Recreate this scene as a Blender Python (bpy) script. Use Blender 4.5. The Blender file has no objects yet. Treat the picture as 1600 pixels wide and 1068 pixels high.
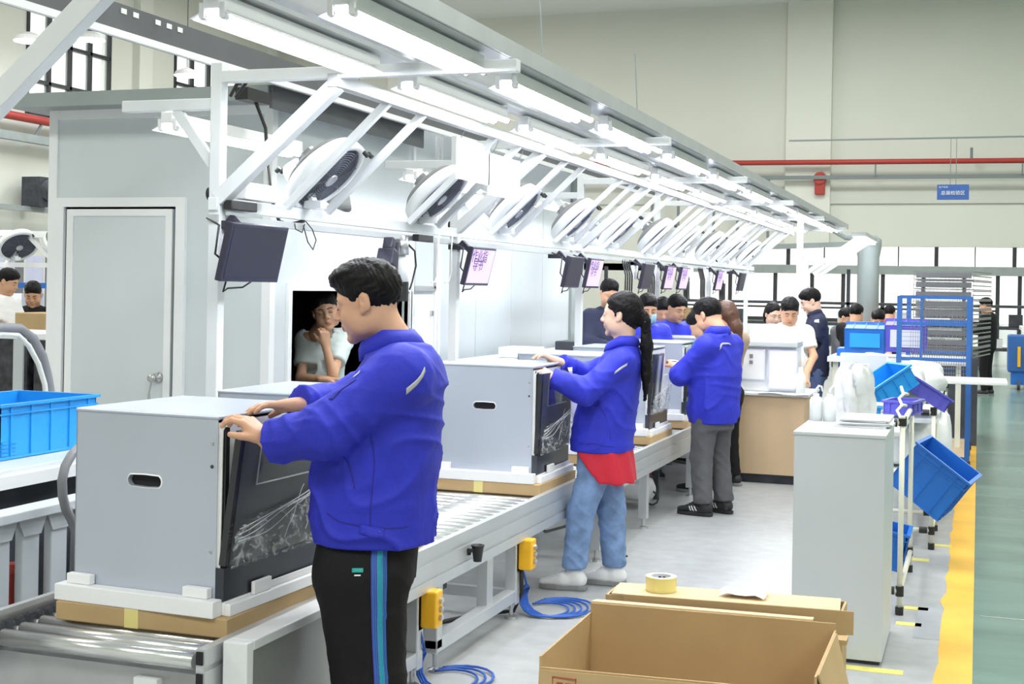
import bpy, math, random
import numpy as np
from mathutils import Vector, Matrix
random.seed(7); np.random.seed(7)
S = bpy.context.scene
COL = S.collection
# ---------------------------------------------------------------- camera
F = 2100.0; CX = 800.0; CY = 449.0; HC = 1.62; ROLL = 0.018
YAW = math.atan(730 / F); cC, sC = math.cos(YAW), math.sin(YAW)
cam = bpy.data.cameras.new('camera'); camo = bpy.data.objects.new('camera', cam); COL.objects.link(camo)
cam.sensor_width = 36; cam.lens = 36 * F / 1600; cam.shift_y = -(534 - CY) / 1600; cam.clip_end = 300
camo.matrix_world = Matrix.Translation((0, 0, HC)) @ Matrix.Rotation(YAW, 4, 'Z') @ Matrix.Rotation(math.pi / 2, 4, 'X') @ Matrix.Rotation(ROLL, 4, 'Z')
S.camera = camo
# ---------------------------------------------------------------- world, hall lights, exposure
W = bpy.data.worlds.new('world'); S.world = W; W.use_nodes = True
bg = W.node_tree.nodes['Background']; bg.inputs[0].default_value = (1.0, .98, .93, 1); bg.inputs[1].default_value = 2.2
S.view_settings.view_transform = 'Standard'; S.view_settings.look = 'None'; S.view_settings.gamma = 1
S.view_settings.use_curve_mapping = False; S.view_settings.exposure = 0.22
HALL = 720.0
for i, (lx, ly) in enumerate([(-14, -6), (0, -6), (10, -6), (-14, 8), (0, 8), (10, 8), (-17, 22), (-4, 22), (9, 22), (-17, 36), (-4, 36), (9, 36)]):
    L = bpy.data.lights.new('hall_light', 'AREA'); L.shape = 'SQUARE'; L.size = 4.5; L.energy = HALL; L.color = (1, 1, .95)
    o = bpy.data.objects.new('hall_light', L); o.location = (lx, ly, 10.9); COL.objects.link(o)
TUBE_E = 30.0

# ---------------------------------------------------------------- helpers
def ray(px, py):
    a = px - CX; b = py - CY
    u = (a * math.cos(ROLL) + b * math.sin(ROLL)) / F; v = (-a * math.sin(ROLL) + b * math.cos(ROLL)) / F
    return Vector((-sC + u * cC, cC + u * sC, -v))
def at(px, py, X=None, Y=None, Z=None, d=None):      # the point of the hall seen at a pixel, at a known plane or depth
    r = ray(px, py)
    t = d if d is not None else X / r.x if X is not None else Y / r.y if Y is not None else (Z - HC) / r.z
    return Vector((0, 0, HC)) + r * t

def mat(name, col, rough=.5, metal=0, bump=0, bscale=40, var=0, vscale=3, spec=.5, emit=0, alpha=1, trans=0, sub=0, aniso=None, coat=0):
    m = bpy.data.materials.new(name); m.use_nodes = True; nt = m.node_tree; b = nt.nodes['Principled BSDF']
    c = (col[0], col[1], col[2], 1)
    b.inputs['Base Color'].default_value = c; b.inputs['Roughness'].default_value = rough; b.inputs['Metallic'].default_value = metal
    b.inputs['Specular IOR Level'].default_value = spec; b.inputs['Alpha'].default_value = alpha; b.inputs['Transmission Weight'].default_value = trans
    b.inputs['Coat Weight'].default_value = coat
    if sub: b.inputs['Subsurface Weight'].default_value = sub; b.inputs['Subsurface Radius'].default_value = (.01, .004, .002)
    if emit: b.inputs['Emission Color'].default_value = c; b.inputs['Emission Strength'].default_value = emit
    if bump or var:
        tc = nt.nodes.new('ShaderNodeTexCoord'); mp = nt.nodes.new('ShaderNodeMapping'); nt.links.new(tc.outputs['Object'], mp.inputs[0])
        if aniso: mp.inputs['Scale'].default_value = aniso
    if bump:
        n = nt.nodes.new('ShaderNodeTexNoise'); n.inputs['Scale'].default_value = bscale; n.inputs['Detail'].default_value = 5
        nt.links.new(mp.outputs[0], n.inputs['Vector'])
        bp = nt.nodes.new('ShaderNodeBump'); bp.inputs['Strength'].default_value = bump; bp.inputs['Distance'].default_value = .01
        nt.links.new(n.outputs[0], bp.inputs['Height']); nt.links.new(bp.outputs[0], b.inputs['Normal'])
    if var:
        n = nt.nodes.new('ShaderNodeTexNoise'); n.inputs['Scale'].default_value = vscale; n.inputs['Detail'].default_value = 6
        nt.links.new(mp.outputs[0], n.inputs['Vector'])
        r = nt.nodes.new('ShaderNodeValToRGB'); r.color_ramp.elements[0].position = .3; r.color_ramp.elements[1].position = .7
        r.color_ramp.elements[0].color = tuple(max(0, x * (1 - var)) for x in col) + (1,); r.color_ramp.elements[1].color = tuple(min(1, x * (1 + var)) for x in col) + (1,)
        nt.links.new(n.outputs[0], r.inputs[0]); nt.links.new(r.outputs[0], b.inputs['Base Color'])
    return m

M = {}
def defm(k, *a, **kw): M[k] = mat(k, *a, **kw)
defm('white_paint', (.80, .82, .84), .35, var=.03, vscale=4)
defm('white_bright', (.9, .9, .92), .5)
defm('rail_grey', (.42, .43, .44), .4)
defm('reflector', (.92, .92, .93), .3)
defm('tube_glow', (.90, .94, 1), emit=TUBE_E)
defm('pink_cap', (.6, .35, .33), .4)
defm('channel_grey', (.50, .52, .54), .35, .3, var=.06, vscale=5)
defm('tray_dark', (.13, .135, .15), .4, .3, var=.1)
defm('hut_panel', (.68, .73, .76), .32, .0, var=.035, vscale=1.6, aniso=(1, 1, .25), bump=.03, bscale=6)
defm('hut_trim', (.93, .94, .96), .3)
defm('hut_roof', (.33, .36, .36), .5, var=.06)
defm('inside_shade', (.012, .012, .016), .8)  # near-black that paints in the shade of insides and hollows
defm('rubber_dark', (.06, .06, .07), .6)
defm('steel', (.56, .56, .57), .28, .85, var=.06, vscale=9)
defm('roller_steel', (.78, .78, .79), .22, .8)
defm('galv', (.50, .51, .53), .42, .5, var=.08, vscale=6)
defm('alu', (.62, .64, .66), .38, .55, var=.05)
defm('appliance', (.53, .57, .66), .30, .35, var=.04, vscale=2.0, aniso=(1, 1, .3))
defm('panel_black', (.018, .018, .022), .25, coat=.4)
defm('panel_grey', (.075, .08, .085), .32, .3)
defm('kick', (.05, .055, .07), .25, .4)
defm('foam', (.90, .90, .93), .8, bump=.12, bscale=160)
defm('card', (.50, .345, .175), .75, var=.06, vscale=5, bump=.05, bscale=60)
defm('card_light', (.66, .50, .30), .75, var=.05, vscale=5)
defm('tape_yellow', (.78, .68, .26), .3, var=.06)
defm('crate_blue', (.02, .32, .78), .35, var=.05)
defm('crate_deep', (.02, .17, .62), .35, var=.05)
defm('crate_violet', (.13, .12, .62), .35)
defm('cloth_blue', (.028, .036, .50), .62, var=.12, vscale=7, bump=.35, bscale=28, spec=.3)
defm('cloth_blue_in', (.02, .02, .25), .8)
defm('cloth_black', (.008, .008, .009), .75, bump=.35, bscale=22, spec=.25)
defm('cloth_navy', (.012, .016, .05), .75, bump=.2, bscale=30)
defm('cloth_white', (.80, .81, .83), .8, bump=.25, bscale=22)
defm('cloth_mint', (.60, .68, .66), .8, bump=.25, bscale=22)
defm('cloth_red', (.55, .012, .035), .7, bump=.2, bscale=26)
defm('cloth_teal', (.02, .20, .19), .7, bump=.2, bscale=26)
defm('cloth_grey', (.10, .10, .11), .8, var=.12, vscale=9, bump=.3, bscale=25)
defm('cloth_tan', (.45, .33, .25), .8, bump=.2)
defm('denim', (.19, .30, .52), .8, var=.32, vscale=11, bump=.3, bscale=40)
defm('denim_dark', (.07, .10, .22), .8, var=.2, vscale=11)
defm('stripe_blue', (.06, .07, .50), .6)
defm('stripe_teal', (.01, .30, .42), .6)
defm('badge_teal', (.02, .40, .36), .5)
defm('reflect_band', (.52, .52, .53), .35, .2)
defm('skin', (.68, .385, .25), .5, sub=.12, var=.05, vscale=14, bump=.06, bscale=120, spec=.4)
defm('skin_pale', (.76, .50, .38), .5, sub=.12, var=.05, vscale=14, spec=.4)
defm('skin_warm', (.56, .32, .20), .5, sub=.1, var=.05, vscale=14, spec=.4)
defm('hair', (.006, .005, .006), .5, bump=.6, bscale=90, aniso=(1, 1, .3), spec=.18)
defm('hair_brown', (.09, .035, .018), .4, bump=.6, bscale=60, aniso=(1, 1, .3))
defm('brow', (.012, .009, .008), .7)
defm('eye_white', (.75, .72, .70), .3)
defm('lip', (.52, .20, .16), .45)
defm('mask_blue', (.35, .60, .80), .8)
defm('shoe_white', (.82, .82, .83), .5, bump=.1, bscale=60)
defm('shoe_black', (.02, .02, .022), .55, bump=.1, bscale=60)
defm('sole_grey', (.25, .25, .26), .7)
defm('screen_off', (.03, .031, .045), .35, spec=.3)
defm('screen_lilac', (.62, .45, .72), .3, emit=.55)
defm('screen_text', (.10, .06, .22), .5)
defm('bezel', (.03, .028, .05), .3)
defm('cable_black', (.015, .015, .016), .5)
defm('cable_blue', (.02, .10, .45), .45)
defm('conduit_grey', (.22, .22, .24), .5)
defm('hose_cream', (.74, .74, .70), .5)
defm('switch_yellow', (.95, .50, .02), .4)
defm('cabinet_grey', (.56, .60, .63), .4, var=.03, vscale=2)
defm('guard_grey', (.33, .34, .33), .35, .2, var=.05)
defm('pipe_cream', (.80, .80, .68), .3)
defm('joint_black', (.015, .015, .015), .45)
defm('paper', (.82, .82, .85), .8, var=.03)
defm('film_bag', (.78, .79, .82), .35, bump=.6, bscale=16)
defm('bottle_white', (.88, .89, .90), .35)
defm('wood_light', (.62, .45, .28), .55, var=.07, vscale=4, aniso=(1, 1, .2))
defm('board_lilac', (.66, .68, .86), .5)
defm('cage_blue', (.03, .13, .42), .4)
defm('wire_grey', (.28, .28, .30), .4, .5)
defm('pipe_red', (.42, .045, .035), .45)
defm('pipe_grey', (.20, .23, .24), .5)
defm('sign_blue', (.05, .13, .42), .4)
defm('wall_cream', (.70, .715, .65), .85, var=.02, vscale=.4)
defm('wall_band', (.62, .64, .59), .8, var=.02, vscale=.4)
defm('pillar_cream', (.74, .755, .69), .85)
defm('frame_dark', (.03, .035, .04), .5)
defm('glass_pane', (.80, .88, .86), .08, alpha=.35)
defm('ceiling_white', (.75, .77, .75), .9)
defm('column_grey', (.32, .36, .36), .5, var=.08)
defm('machine_dark', (.05, .055, .07), .5, var=.3, vscale=6)
defm('shelf_wrap', (.045, .045, .055), .25, var=.7, vscale=9, bump=.7, bscale=14)
defm('fan_white', (.80, .82, .84), .35)
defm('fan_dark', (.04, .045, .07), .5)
defm('fan_mesh', (.26, .26, .27), .5, bump=.5, bscale=140)
defm('fan_wire', (.16, .17, .22), .35, .3)
defm('spot_floor_yellow', (.72, .66, .18), .6, var=.1, vscale=12)

def floor_mat():
    m = bpy.data.materials.new('floor_grey_epoxy'); m.use_nodes = True; nt = m.node_tree; b = nt.nodes['Principled BSDF']
    tc = nt.nodes.new('ShaderNodeTexCoord')
    def noise(sc, det=6):
        n = nt.nodes.new('ShaderNodeTexNoise'); n.inputs['Scale'].default_value = sc; n.inputs['Detail'].default_value = det
        nt.links.new(tc.outputs['Object'], n.inputs['Vector']); return n
    n1, n2 = noise(.7), noise(9)
    mx = nt.nodes.new('ShaderNodeMath'); mx.operation = 'ADD'; nt.links.new(n1.outputs[0], mx.inputs[0]); nt.links.new(n2.outputs[0], mx.inputs[1])
    r = nt.nodes.new('ShaderNodeValToRGB'); r.color_ramp.elements[0].position = .38; r.color_ramp.elements[1].position = .68
    r.color_ramp.elements[0].color = (.34, .35, .355, 1); r.color_ramp.elements[1].color = (.47, .48, .485, 1)
    hf = nt.nodes.new('ShaderNodeMath'); hf.operation = 'MULTIPLY'; hf.inputs[1].default_value = .5
    nt.links.new(mx.outputs[0], hf.inputs[0]); nt.links.new(hf.outputs[0], r.inputs[0]); nt.links.new(r.outputs[0], b.inputs['Base Color'])
    b.inputs['Roughness'].default_value = .38; b.inputs['Specular IOR Level'].default_value = .4
    return m
M['floor'] = floor_mat()
M['aisle_green'] = mat('aisle_green_epoxy', (.15, .24, .21), .24, var=.22, vscale=1.3, aniso=(.5, 2.2, 1), bump=.05, bscale=3, spec=.6)
M['line_yellow'] = mat('line_yellow_paint', (.80, .46, .06), .5, var=.14, vscale=3)

class MB:
    def __init__(s): s.v = []; s.f = []
    def add(s, vs, fs):
        n = len(s.v); s.v += [tuple(v) for v in vs]; s.f += [tuple(i + n for i in f) for f in fs]; return s
    def box(s, x0, x1, y0, y1, z0, z1, T=None):
        vs = [Vector((x, y, z)) for z in (z0, z1) for y in (y0, y1) for x in (x0, x1)]
        if T is not None: vs = [T @ v for v in vs]
        return s.add(vs, [(0, 2, 3, 1), (4, 5, 7, 6), (0, 1, 5, 4), (2, 6, 7, 3), (0, 4, 6, 2), (1, 3, 7, 5)])
    def bar(s, a, b, w, h, up=(0, 0, 1)):
        a, b = Vector(a), Vector(b); d = (b - a); L = d.length; d = d / L; u = Vector(up)
        if abs(u.dot(d)) > .98: u = Vector((0, 1, 0))
        r = d.cross(u).normalized(); u = r.cross(d)
        T = Matrix(((r.x, d.x, u.x, a.x), (r.y, d.y, u.y, a.y), (r.z, d.z, u.z, a.z), (0, 0, 0, 1)))
        return s.box(-w / 2, w / 2, 0, L, -h / 2, h / 2, T)
    def tube(s, path, r, n=8, closed=False, caps=True):
        P = [Vector(p) for p in path]; m = len(P); rs = r if isinstance(r, (list, tuple)) else [r] * m
        vs = []; up = None
        for i in range(m):
            if closed: d = P[(i + 1) % m] - P[i - 1]
            else: d = P[min(i + 1, m - 1)] - P[max(i - 1, 0)]
            d = d.normalized()
            if up is None: up = Vector((0, 0, 1)) if abs(d.z) < .9 else Vector((1, 0, 0))
            x = d.cross(up).normalized(); up = x.cross(d).normalized()
            for k in range(n):
                t = 2 * math.pi * k / n; vs.append(P[i] + x * (rs[i] * math.cos(t)) + up * (rs[i] * math.sin(t)))
        fs = []
        for i in range(m if closed else m - 1):
            j = (i + 1) % m
            for k in range(n): fs.append((i * n + k, i * n + (k + 1) % n, j * n + (k + 1) % n, j * n + k))
        if caps and not closed: fs += [tuple(range(n))[::-1], tuple((m - 1) * n + k for k in range(n))]
        return s.add(vs, fs)
    def lathe(s, c, axis, prof, n=24):           # prof: list of (distance along axis, radius)
        c = Vector(c); a = Vector(axis).normalized(); u = Vector((0, 0, 1)) if abs(a.z) < .9 else Vector((1, 0, 0))
        x = a.cross(u).normalized(); y = a.cross(x); vs = []; m = len(prof)
        for t, r in prof:
            for k in range(n):
                q = 2 * math.pi * k / n; vs.append(c + a * t + x * (r * math.cos(q)) + y * (r * math.sin(q)))
        fs = [(i * n + k, i * n + (k + 1) % n, (i + 1) * n + (k + 1) % n, (i + 1) * n + k) for i in range(m - 1) for k in range(n)]
        if prof[0][1] > 1e-5: fs.append(tuple(range(n))[::-1])
        if prof[-1][1] > 1e-5: fs.append(tuple((m - 1) * n + k for k in range(n)))
        return s.add(vs, fs)
    def sheet(s, grid, th=0, nrm=(0, 0, 1)):      # grid: rows of points
        R, C = len(grid), len(grid[0]); s.add([p for r in grid for p in r], [(i * C + j, i * C + j + 1, (i + 1) * C + j + 1, (i + 1) * C + j) for i in range(R - 1) for j in range(C - 1)]); return s
    def build(s, name, m, parent=None, loc=None, smooth=False, bevel=0, solid=0):
        me = bpy.data.meshes.new(name); off = Vector(loc) if loc is not None else Vector((0, 0, 0))
        if parent is not None and loc is None: off = ROOT_OFF.get(parent.name, Vector((0, 0, 0)))
        me.from_pydata([tuple(Vector(v) - off) for v in s.v], [], s.f); me.update()
        o = bpy.data.objects.new(name, me); COL.objects.link(o); me.materials.append(M[m])
        if parent is not None: o.parent = parent; ROOT_OFF[o.name] = off
        else: o.location = off; ROOT_OFF[o.name] = off
        if smooth: me.polygons.foreach_set('use_smooth', [True] * len(me.polygons))
        if bevel:
            b = o.modifiers.new('bevel', 'BEVEL'); b.width = bevel; b.segments = 2; b.limit_method = 'ANGLE'
        if solid:
            b = o.modifiers.new('solid', 'SOLIDIFY'); b.thickness = solid; b.offset = 0
        return o
ROOT_OFF = {}
def tag(o, label=None, cat=None, group=None, kind=None):
    if label: o['label'] = label
    if cat: o['category'] = cat
    if group: o['group'] = group
    if kind: o['kind'] = kind
    return o
def thing(name, loc, label, cat, group=None):
    o = bpy.data.objects.new(name, None); o.empty_display_size = .1; o.location = loc; COL.objects.link(o); ROOT_OFF[o.name] = Vector(loc)
    return tag(o, label, cat, group)
def copy_tree(o, parent=None):
    c = o.copy(); COL.objects.link(c)
    if parent is not None: c.parent = parent
    for ch in [x for x in bpy.data.objects if x.parent == o]: copy_tree(ch, c)
    return c
def kids(o): return [x for x in o.children]
def struct(name, mb, m, **k):
    o = mb.build(name, m, **k); o['kind'] = 'structure'; return o
def text_mesh(txt, size, m, parent, T, name='lettering', depth=.001):
    cu = bpy.data.curves.new(name, 'FONT'); cu.body = txt; cu.size = size; cu.align_x = 'CENTER'; cu.align_y = 'CENTER'; cu.extrude = depth
    o = bpy.data.objects.new('tmp_text', cu); COL.objects.link(o)
    dg = bpy.context.evaluated_depsgraph_get(); dg.update()
    me = bpy.data.meshes.new_from_object(o.evaluated_get(dg)); bpy.data.objects.remove(o)
    me.materials.clear(); me.materials.append(M[m]); me.transform(T); me.transform(Matrix.Translation(-ROOT_OFF.get(parent.name, Vector((0, 0, 0)))))
    q = bpy.data.objects.new(name, me); COL.objects.link(q); q.parent = parent; return q

# ---------------------------------------------------------------- structure
struct('floor', MB().box(-25, -.14, -15, 48, -.1, 0), 'floor')
struct('floor_aisle', MB().box(.0, 18, -15, 48, -.1, 0), 'aisle_green')
mb = MB(); ys = [i * .21 - 3 for i in range(235)]; g = [[(-.14 - (random.random() ** 2) * .03, y, .0015), (0, y, .0015)] for y in ys]
mb.sheet(g)
mb.f = [tuple(reversed(f)) for f in mb.f]
mb.box(-.14, 0, -3, 46, -.1, -.001)
struct('floor_line', mb, 'line_yellow')
mb = MB().box(-.27, -.15, 6.63, 7.3, 0, .002).box(.03, 1.4, 7.21, 7.222, 0, .002)
tag(mb.build('floor_patch', 'galv'), kind='structure')
# yellow corner marks painted on the floor
for k, (x0, x1, y0, y1) in enumerate([(-.62, -.28, 5.96, 6.03), (-.36, -.24, 6.86, 6.93), (-.34, -.22, 7.22, 7.29), (-.36, -.26, 8.55, 8.64), (-.26, -.14, 9.1, 9.18)]):
    tag(MB().box(x0, x1, y0, y1, 0, .002).build('floor_mark', 'spot_floor_yellow'), kind='structure')
struct('ceiling', MB().box(-25.3, 18.3, -15, 48, 11.2, 11.4), 'ceiling_white')
struct('wall_right', MB().box(18, 18.3, -15, 48, -.1, 11.2), 'wall_cream')
struct('wall_front', MB().box(-25.3, 18.3, -15.3, -15, -.1, 11.4), 'wall_cream')
# wall_left with three high windows
LX = -25.0
wins = [(30.7, 34.4, 6.2, 9.6), (37.9, 42.0, 6.2, 9.3), (22.5, 26.5, 6.2, 9.6)]
mb = MB(); ed = [-15]
for y0, y1, z0, z1 in sorted(wins): ed += [y0, y1]
ed.append(48); mb.box(LX - .3, LX, -15, 48, -.1, 6.2); mb.box(LX - .3, LX, -15, 48, 9.6, 11.2)
for i in range(0, len(ed), 2): mb.box(LX - .3, LX, ed[i], ed[i + 1], 6.2, 9.6)
mb.box(LX - .3, LX, 37.9, 42.0, 9.3, 9.6)
struct('wall_left', mb, 'wall_cream')
for n, (y0, y1, z0, z1) in enumerate(wins):
    w = bpy.data.objects.new('window_%d' % (n + 1), None); COL.objects.link(w); w['kind'] = 'structure'; ROOT_OFF[w.name] = Vector((0, 0, 0))
    f = MB(); nn = 4
    for i in range(nn + 1):
        y = y0 + (y1 - y0) * i / nn; f.box(LX - .12, LX + .05, y - .05, y + .05, z0, z1)
    for z in (z0 + .05, z0 + (z1 - z0) * .28, z0 + (z1 - z0) * .62, z1 - .05): f.box(LX - .12, LX + .05, y0, y1, z - .05, z + .05)
    f.build('window_frame', 'frame_dark', w)
    for i in range(nn):
        for j, (za, zb) in enumerate(((0, .28), (.28, .62), (.62, 1))):
            a = y0 + (y1 - y0) * i / nn + .05; b = y0 + (y1 - y0) * (i + 1) / nn - .05
            MB().box(LX - .06, LX - .04, a, b, z0 + (z1 - z0) * za + .05, z0 + (z1 - z0) * zb - .05).build('pane', 'glass_pane', w)
for n, (y0, y1) in enumerate([(26.9, 27.5), (35.6, 36.3), (43.5, 44.2)]):
    struct('wall_pier', MB().box(LX, LX + .25, y0, y1, 0, 11.2), 'pillar_cream')
# wall_back with the window band and the glazed doors
BY = 45.0
mb = MB().box(-25.3, 18.3, BY, BY + .3, 3.16, 11.2)
mb.box(-25.3, 18.3, BY, BY + .3, 2.28, 2.52)
mb.box(-25.3, -9.5, BY, BY + .3, -.1, 3.16)
mb.box(3.4, 18.3, BY, BY + .3, -.1, 3.16)
struct('wall_back', mb, 'wall_cream')
struct('trim_1', MB().box(-25, 18, BY - .08, BY, 4.55, 4.95), 'wall_band')
struct('trim_2', MB().box(-9.5, 3.4, BY - .1, BY, 2.26, 2.54), 'column_grey')
struct('wall_pier', MB().box(-6.1, -4.65, BY - .25, BY, 3.16, 11.2), 'pillar_cream')
struct('wall_pier', MB().box(-20.5, -19.2, BY - .25, BY, 0, 11.2), 'pillar_cream')
w = bpy.data.objects.new('window_4', None); COL.objects.link(w); w['kind'] = 'structure'; ROOT_OFF[w.name] = Vector((0, 0, 0))
for i in range(12):
    x = -9.5 + i * 1.17
    f = MB().box(x - (.06 if i % 2 else .02), x + (.06 if i % 2 else .02), BY - .02, BY + .1, 2.54, 3.16); f.build('mullion', 'frame_dark', w)
    if i < 11: MB().box(x + .06, x + 1.11, BY + .03, BY + .05, 2.54, 3.16).build('pane', 'glass_pane', w)
w = bpy.data.objects.new('window_5', None); COL.objects.link(w); w['kind'] = 'structure'; ROOT_OFF[w.name] = Vector((0, 0, 0))
for i, x in enumerate([-9.4, -7.9, -6.4, -5.2, -4.2, -2.95, -1.7, -.45, .55, 1.2, 2.4, 3.3]):
    MB().box(x - .06, x + .06, BY - .02, BY + .1, 0, 2.28).build('mullion', 'frame_dark', w)
for z, wd in ((.75, .06), (1.15, .03)): MB().box(-9.5, .5, BY - .02, BY + .08, z - wd, z + wd).build('transom', 'frame_dark', w)
MB().box(-9.5, 3.4, BY + .03, BY + .05, 0, 2.28).build('pane', 'glass_pane', w)
struct('ground_outside', MB().box(-40, 40, 48, 90, -.2, -.1), 'column_grey')
# pipes on the walls
t = thing('sprinkler_pipe', (2, BY - .6, 5.9), 'long dark red pipe running high along the far wall', 'pipe')
MB().tube([(-26 + 1.5, BY - .6, 5.95), (18, BY - .6, 5.75)], .085, 8).build('pipe', 'pipe_red', t, smooth=True)
for x in (-22, -17, -12, -7.5, -3.2, 1.2, 5): MB().bar((x, BY - .6, 5.4), (x, BY - .6, 5.9), .05, .05).build('hanger', 'pipe_grey', t)
MB().tube([(-.3, BY - .6, 5.9), (-.3, BY - .6, 6.25)], .05, 6).build('sprinkler_head', 'pipe_grey', t)
t = thing('cable_pipe', (2, BY - .5, 5.4), 'thin dark grey conduit just under the red pipe on the far wall', 'pipe')
MB().bar((-24.5, BY - .5, 5.42), (18, BY - .5, 5.32), .12, .12).build('conduit', 'pipe_grey', t)
for x in (-10.5, -9.6, -8.4, -7.6, -6.6): MB().bar((x, BY - .5, 3.4), (x, BY - .5, 5.4), .08, .08).build('drop', 'pipe_grey', t)
t = thing('sprinkler_pipe', (LX + .4, 30, 6), 'red pipe running along the left wall below the high windows', 'pipe')
MB().tube([(LX + .4, 12, 6.0), (LX + .4, 44, 6.0)], .12, 8).build('pipe', 'pipe_red', t, smooth=True)
for y in (22, 26, 30.5, 31.5, 36): MB().bar((LX + .4, y, 5.45), (LX + .4, y + .4, 5.95), .06, .06).build('hanger', 'pipe_grey', t)
t = thing('cable_pipe', (LX + .4, 30, 5.4), 'grey duct on the left wall below the red pipe', 'pipe')
MB().bar((LX + .4, 12, 5.45), (LX + .4, 44, 5.45), .22, .22).build('duct', 'column_grey', t)
MB().bar((LX + .5, 12, 3.55), (LX + .5, 44, 3.5), .14, .14).build('lower_duct', 'column_grey', t)
o = MB().lathe((LX + .9, 30.6, 4.05), (.6, -.5, 0), [(-.25, .12), (-.2, .3), (.2, .3), (.28, .1)], 14).box(LX + .3, LX + .9, 30.2, 30.9, 3.6, 4.4).build('wall_horn', 'machine_dark', loc=(LX + .9, 30.6, 3.6)); tag(o, 'dark round fan motor unit on the left wall above the duct', 'motor')
t = thing('fire_alarm', at(1281, 290, Y=BY - .4), 'small red alarm box on the cream pier of the far wall', 'alarm')
p = at(1281, 292, Y=BY - .35); MB().box(p.x - .16, p.x + .16, BY - .45, BY - .25, p.z - .25, p.z + .2).build('alarm_box', 'pipe_red', t, bevel=.03)
MB().lathe((p.x, BY - .5, p.z + .28), (0, 1, 0), [(0, .2), (.15, .22), (.2, .1)], 12).build('alarm_bell', 'pipe_red', t)
# hanging blue sign
p = at(1489, 300, Y=26); t = thing('hanging_sign', p, 'small blue hanging sign with white characters below the conduit', 'sign')
MB().box(p.x - .28, p.x + .28, 26, 26.02, p.z - .14, p.z + .14).build('sign_board', 'sign_blue', t)
text_mesh('总装检验区', .085, 'white_bright', t, Matrix.Translation((p.x, 25.99, p.z - .02)) @ Matrix.Rotation(math.pi / 2, 4, 'X'))
text_mesh('生产车间', .04, 'white_bright', t, Matrix.Translation((p.x - .17, 25.99, p.z + .09)) @ Matrix.Rotation(math.pi / 2, 4, 'X'))
for dx in (-.05, .05): MB().tube([(p.x + dx, 26.01, p.z + .14), (p.x + dx, 26.01, p.z + 1.0)], .006, 5).build('hanging_rod', 'pipe_grey', t)
MB().bar((p.x - 3, 26.01, p.z + 1.0), (p.x + 3, 26.01, p.z + 1.0), .03, .03).build('hanging_rail', 'pipe_grey', t)
# high bay lamps by the left wall
for k, (px, py, d) in enumerate([(45, 64, 34), (142, 62, 36), (292, 118, 40)]):
    p = at(px, py, d=d); t = thing('high_bay_lamp', p, ['glowing high bay lamp seen left of the window bars, leftmost of three', 'glowing high bay lamp in front of the middle of the large left window', 'glowing high bay lamp in front of the second wall window'][k], 'lamp', 'high bay lamps')
    MB().lathe(p, (0, 0, 1), [(0, .38), (.12, .33), (.22, .1)], 20).build('shade', 'white_bright', t)
    MB().lathe(p - Vector((0, 0, .02)), (0, 0, 1), [(0, .36), (.015, .36)], 20).build('diffuser', 'tube_glow', t)
    MB().tube([p + Vector((0, 0, .2)), (p.x, p.y, 11.2)], .012, 5).build('cord', 'cable_black', t)
# ---------------------------------------------------------------- grey panel booth behind the line
HX, HY, HL, HT = -4.2, 7.45, -5.85, 2.74
hut = thing('test_booth', (-5, 9, 0), 'grey sandwich panel test booth with a flat overhanging roof and a service window', 'booth')
WY0, WY1, WZ0, WZ1 = 7.72, 9.62, .80, 1.575
mb = MB().box(HL, -5.73, HY, HY + .05, 0, HT).box(-4.87, HX, HY, HY + .05, 0, HT).box(-5.73, -4.87, HY, HY + .05, 2.10, HT)
mb.build('front_wall', 'hut_panel', hut)
# side wall panels, each a sandwich panel
ys = [HY + .05, WY0]
MB().box(HX - .05, HX, HY + .05, WY0, 0, HT).build('wall_panel', 'hut_panel', hut)
MB().box(HX - .05, HX, WY0, WY1, 0, WZ0).build('wall_panel', 'hut_panel', hut)
MB().box(HX - .05, HX, WY0, WY1, WZ1, HT).build('wall_panel', 'hut_panel', hut)
y = WY1
for w_ in (.55, .95, .95, .95, .95): MB().box(HX - .05, HX, y, y + w_ - .008, 0, HT + .12 if y > 9.6 else HT).build('wall_panel', 'hut_panel', hut); y += w_
YE = y
MB().box(HL, HL + .05, HY + .05, YE, 0, HT).build('rear_wall', 'hut_panel', hut)
MB().box(HL + .05, HX - .05, HY + .06, HY + .1, 0, HT).box(HL + .06, HL + .1, HY + .1, YE, 0, HT).box(HL + .06, HX - .05, YE - .1, YE - .06, 0, HT).box(HL + .1, HX - .06, HY + .1, YE - .1, 0, .01).build('shade_lining', 'inside_shade', hut)  # added near-black lining, puts the booth's inner shade into colour
MB().box(HL + .05, HX - .06, HY + .06, YE, HT - .05, HT - .01).build('inner_ceiling', 'inside_shade', hut)  # ceiling coloured near-black too, painted-in shade
MB().box(HL - .2, HX + .12, HY - .25, 9.55, HT, HT + .07).build('roof_slab', 'hut_roof', hut)
MB().box(HL - .2, HX + .12, HY - .27, HY - .25, HT - .01, HT + .08).build('roof_fascia', 'column_grey', hut)
MB().box(HX + .12, HX + .14, HY - .25, 9.55, HT - .06, HT + .08).build('roof_fascia', 'tray_dark', hut)  # side fascia darker than the front, its shadow painted in
for x0, x1 in ((HL - .015, HL + .05), (HX - .045, HX + .015)): MB().box(x0, x1, HY - .015, HY + .05, 0, HT).build('corner_trim', 'hut_trim', hut)
MB().box(HL, HX, HY - .012, HY, HT - .06, HT).build('top_trim', 'hut_trim', hut)
for yy in (9.64, 10.12, 10.2): MB().box(HX, HX + .02, yy, yy + .045, 0, HT + .1).build('joint_trim', 'hut_trim', hut)
MB().box(HX - .06, HX + .03, YE, YE + .14, 0, 2.95).build('end_post', 'column_grey', hut)
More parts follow.
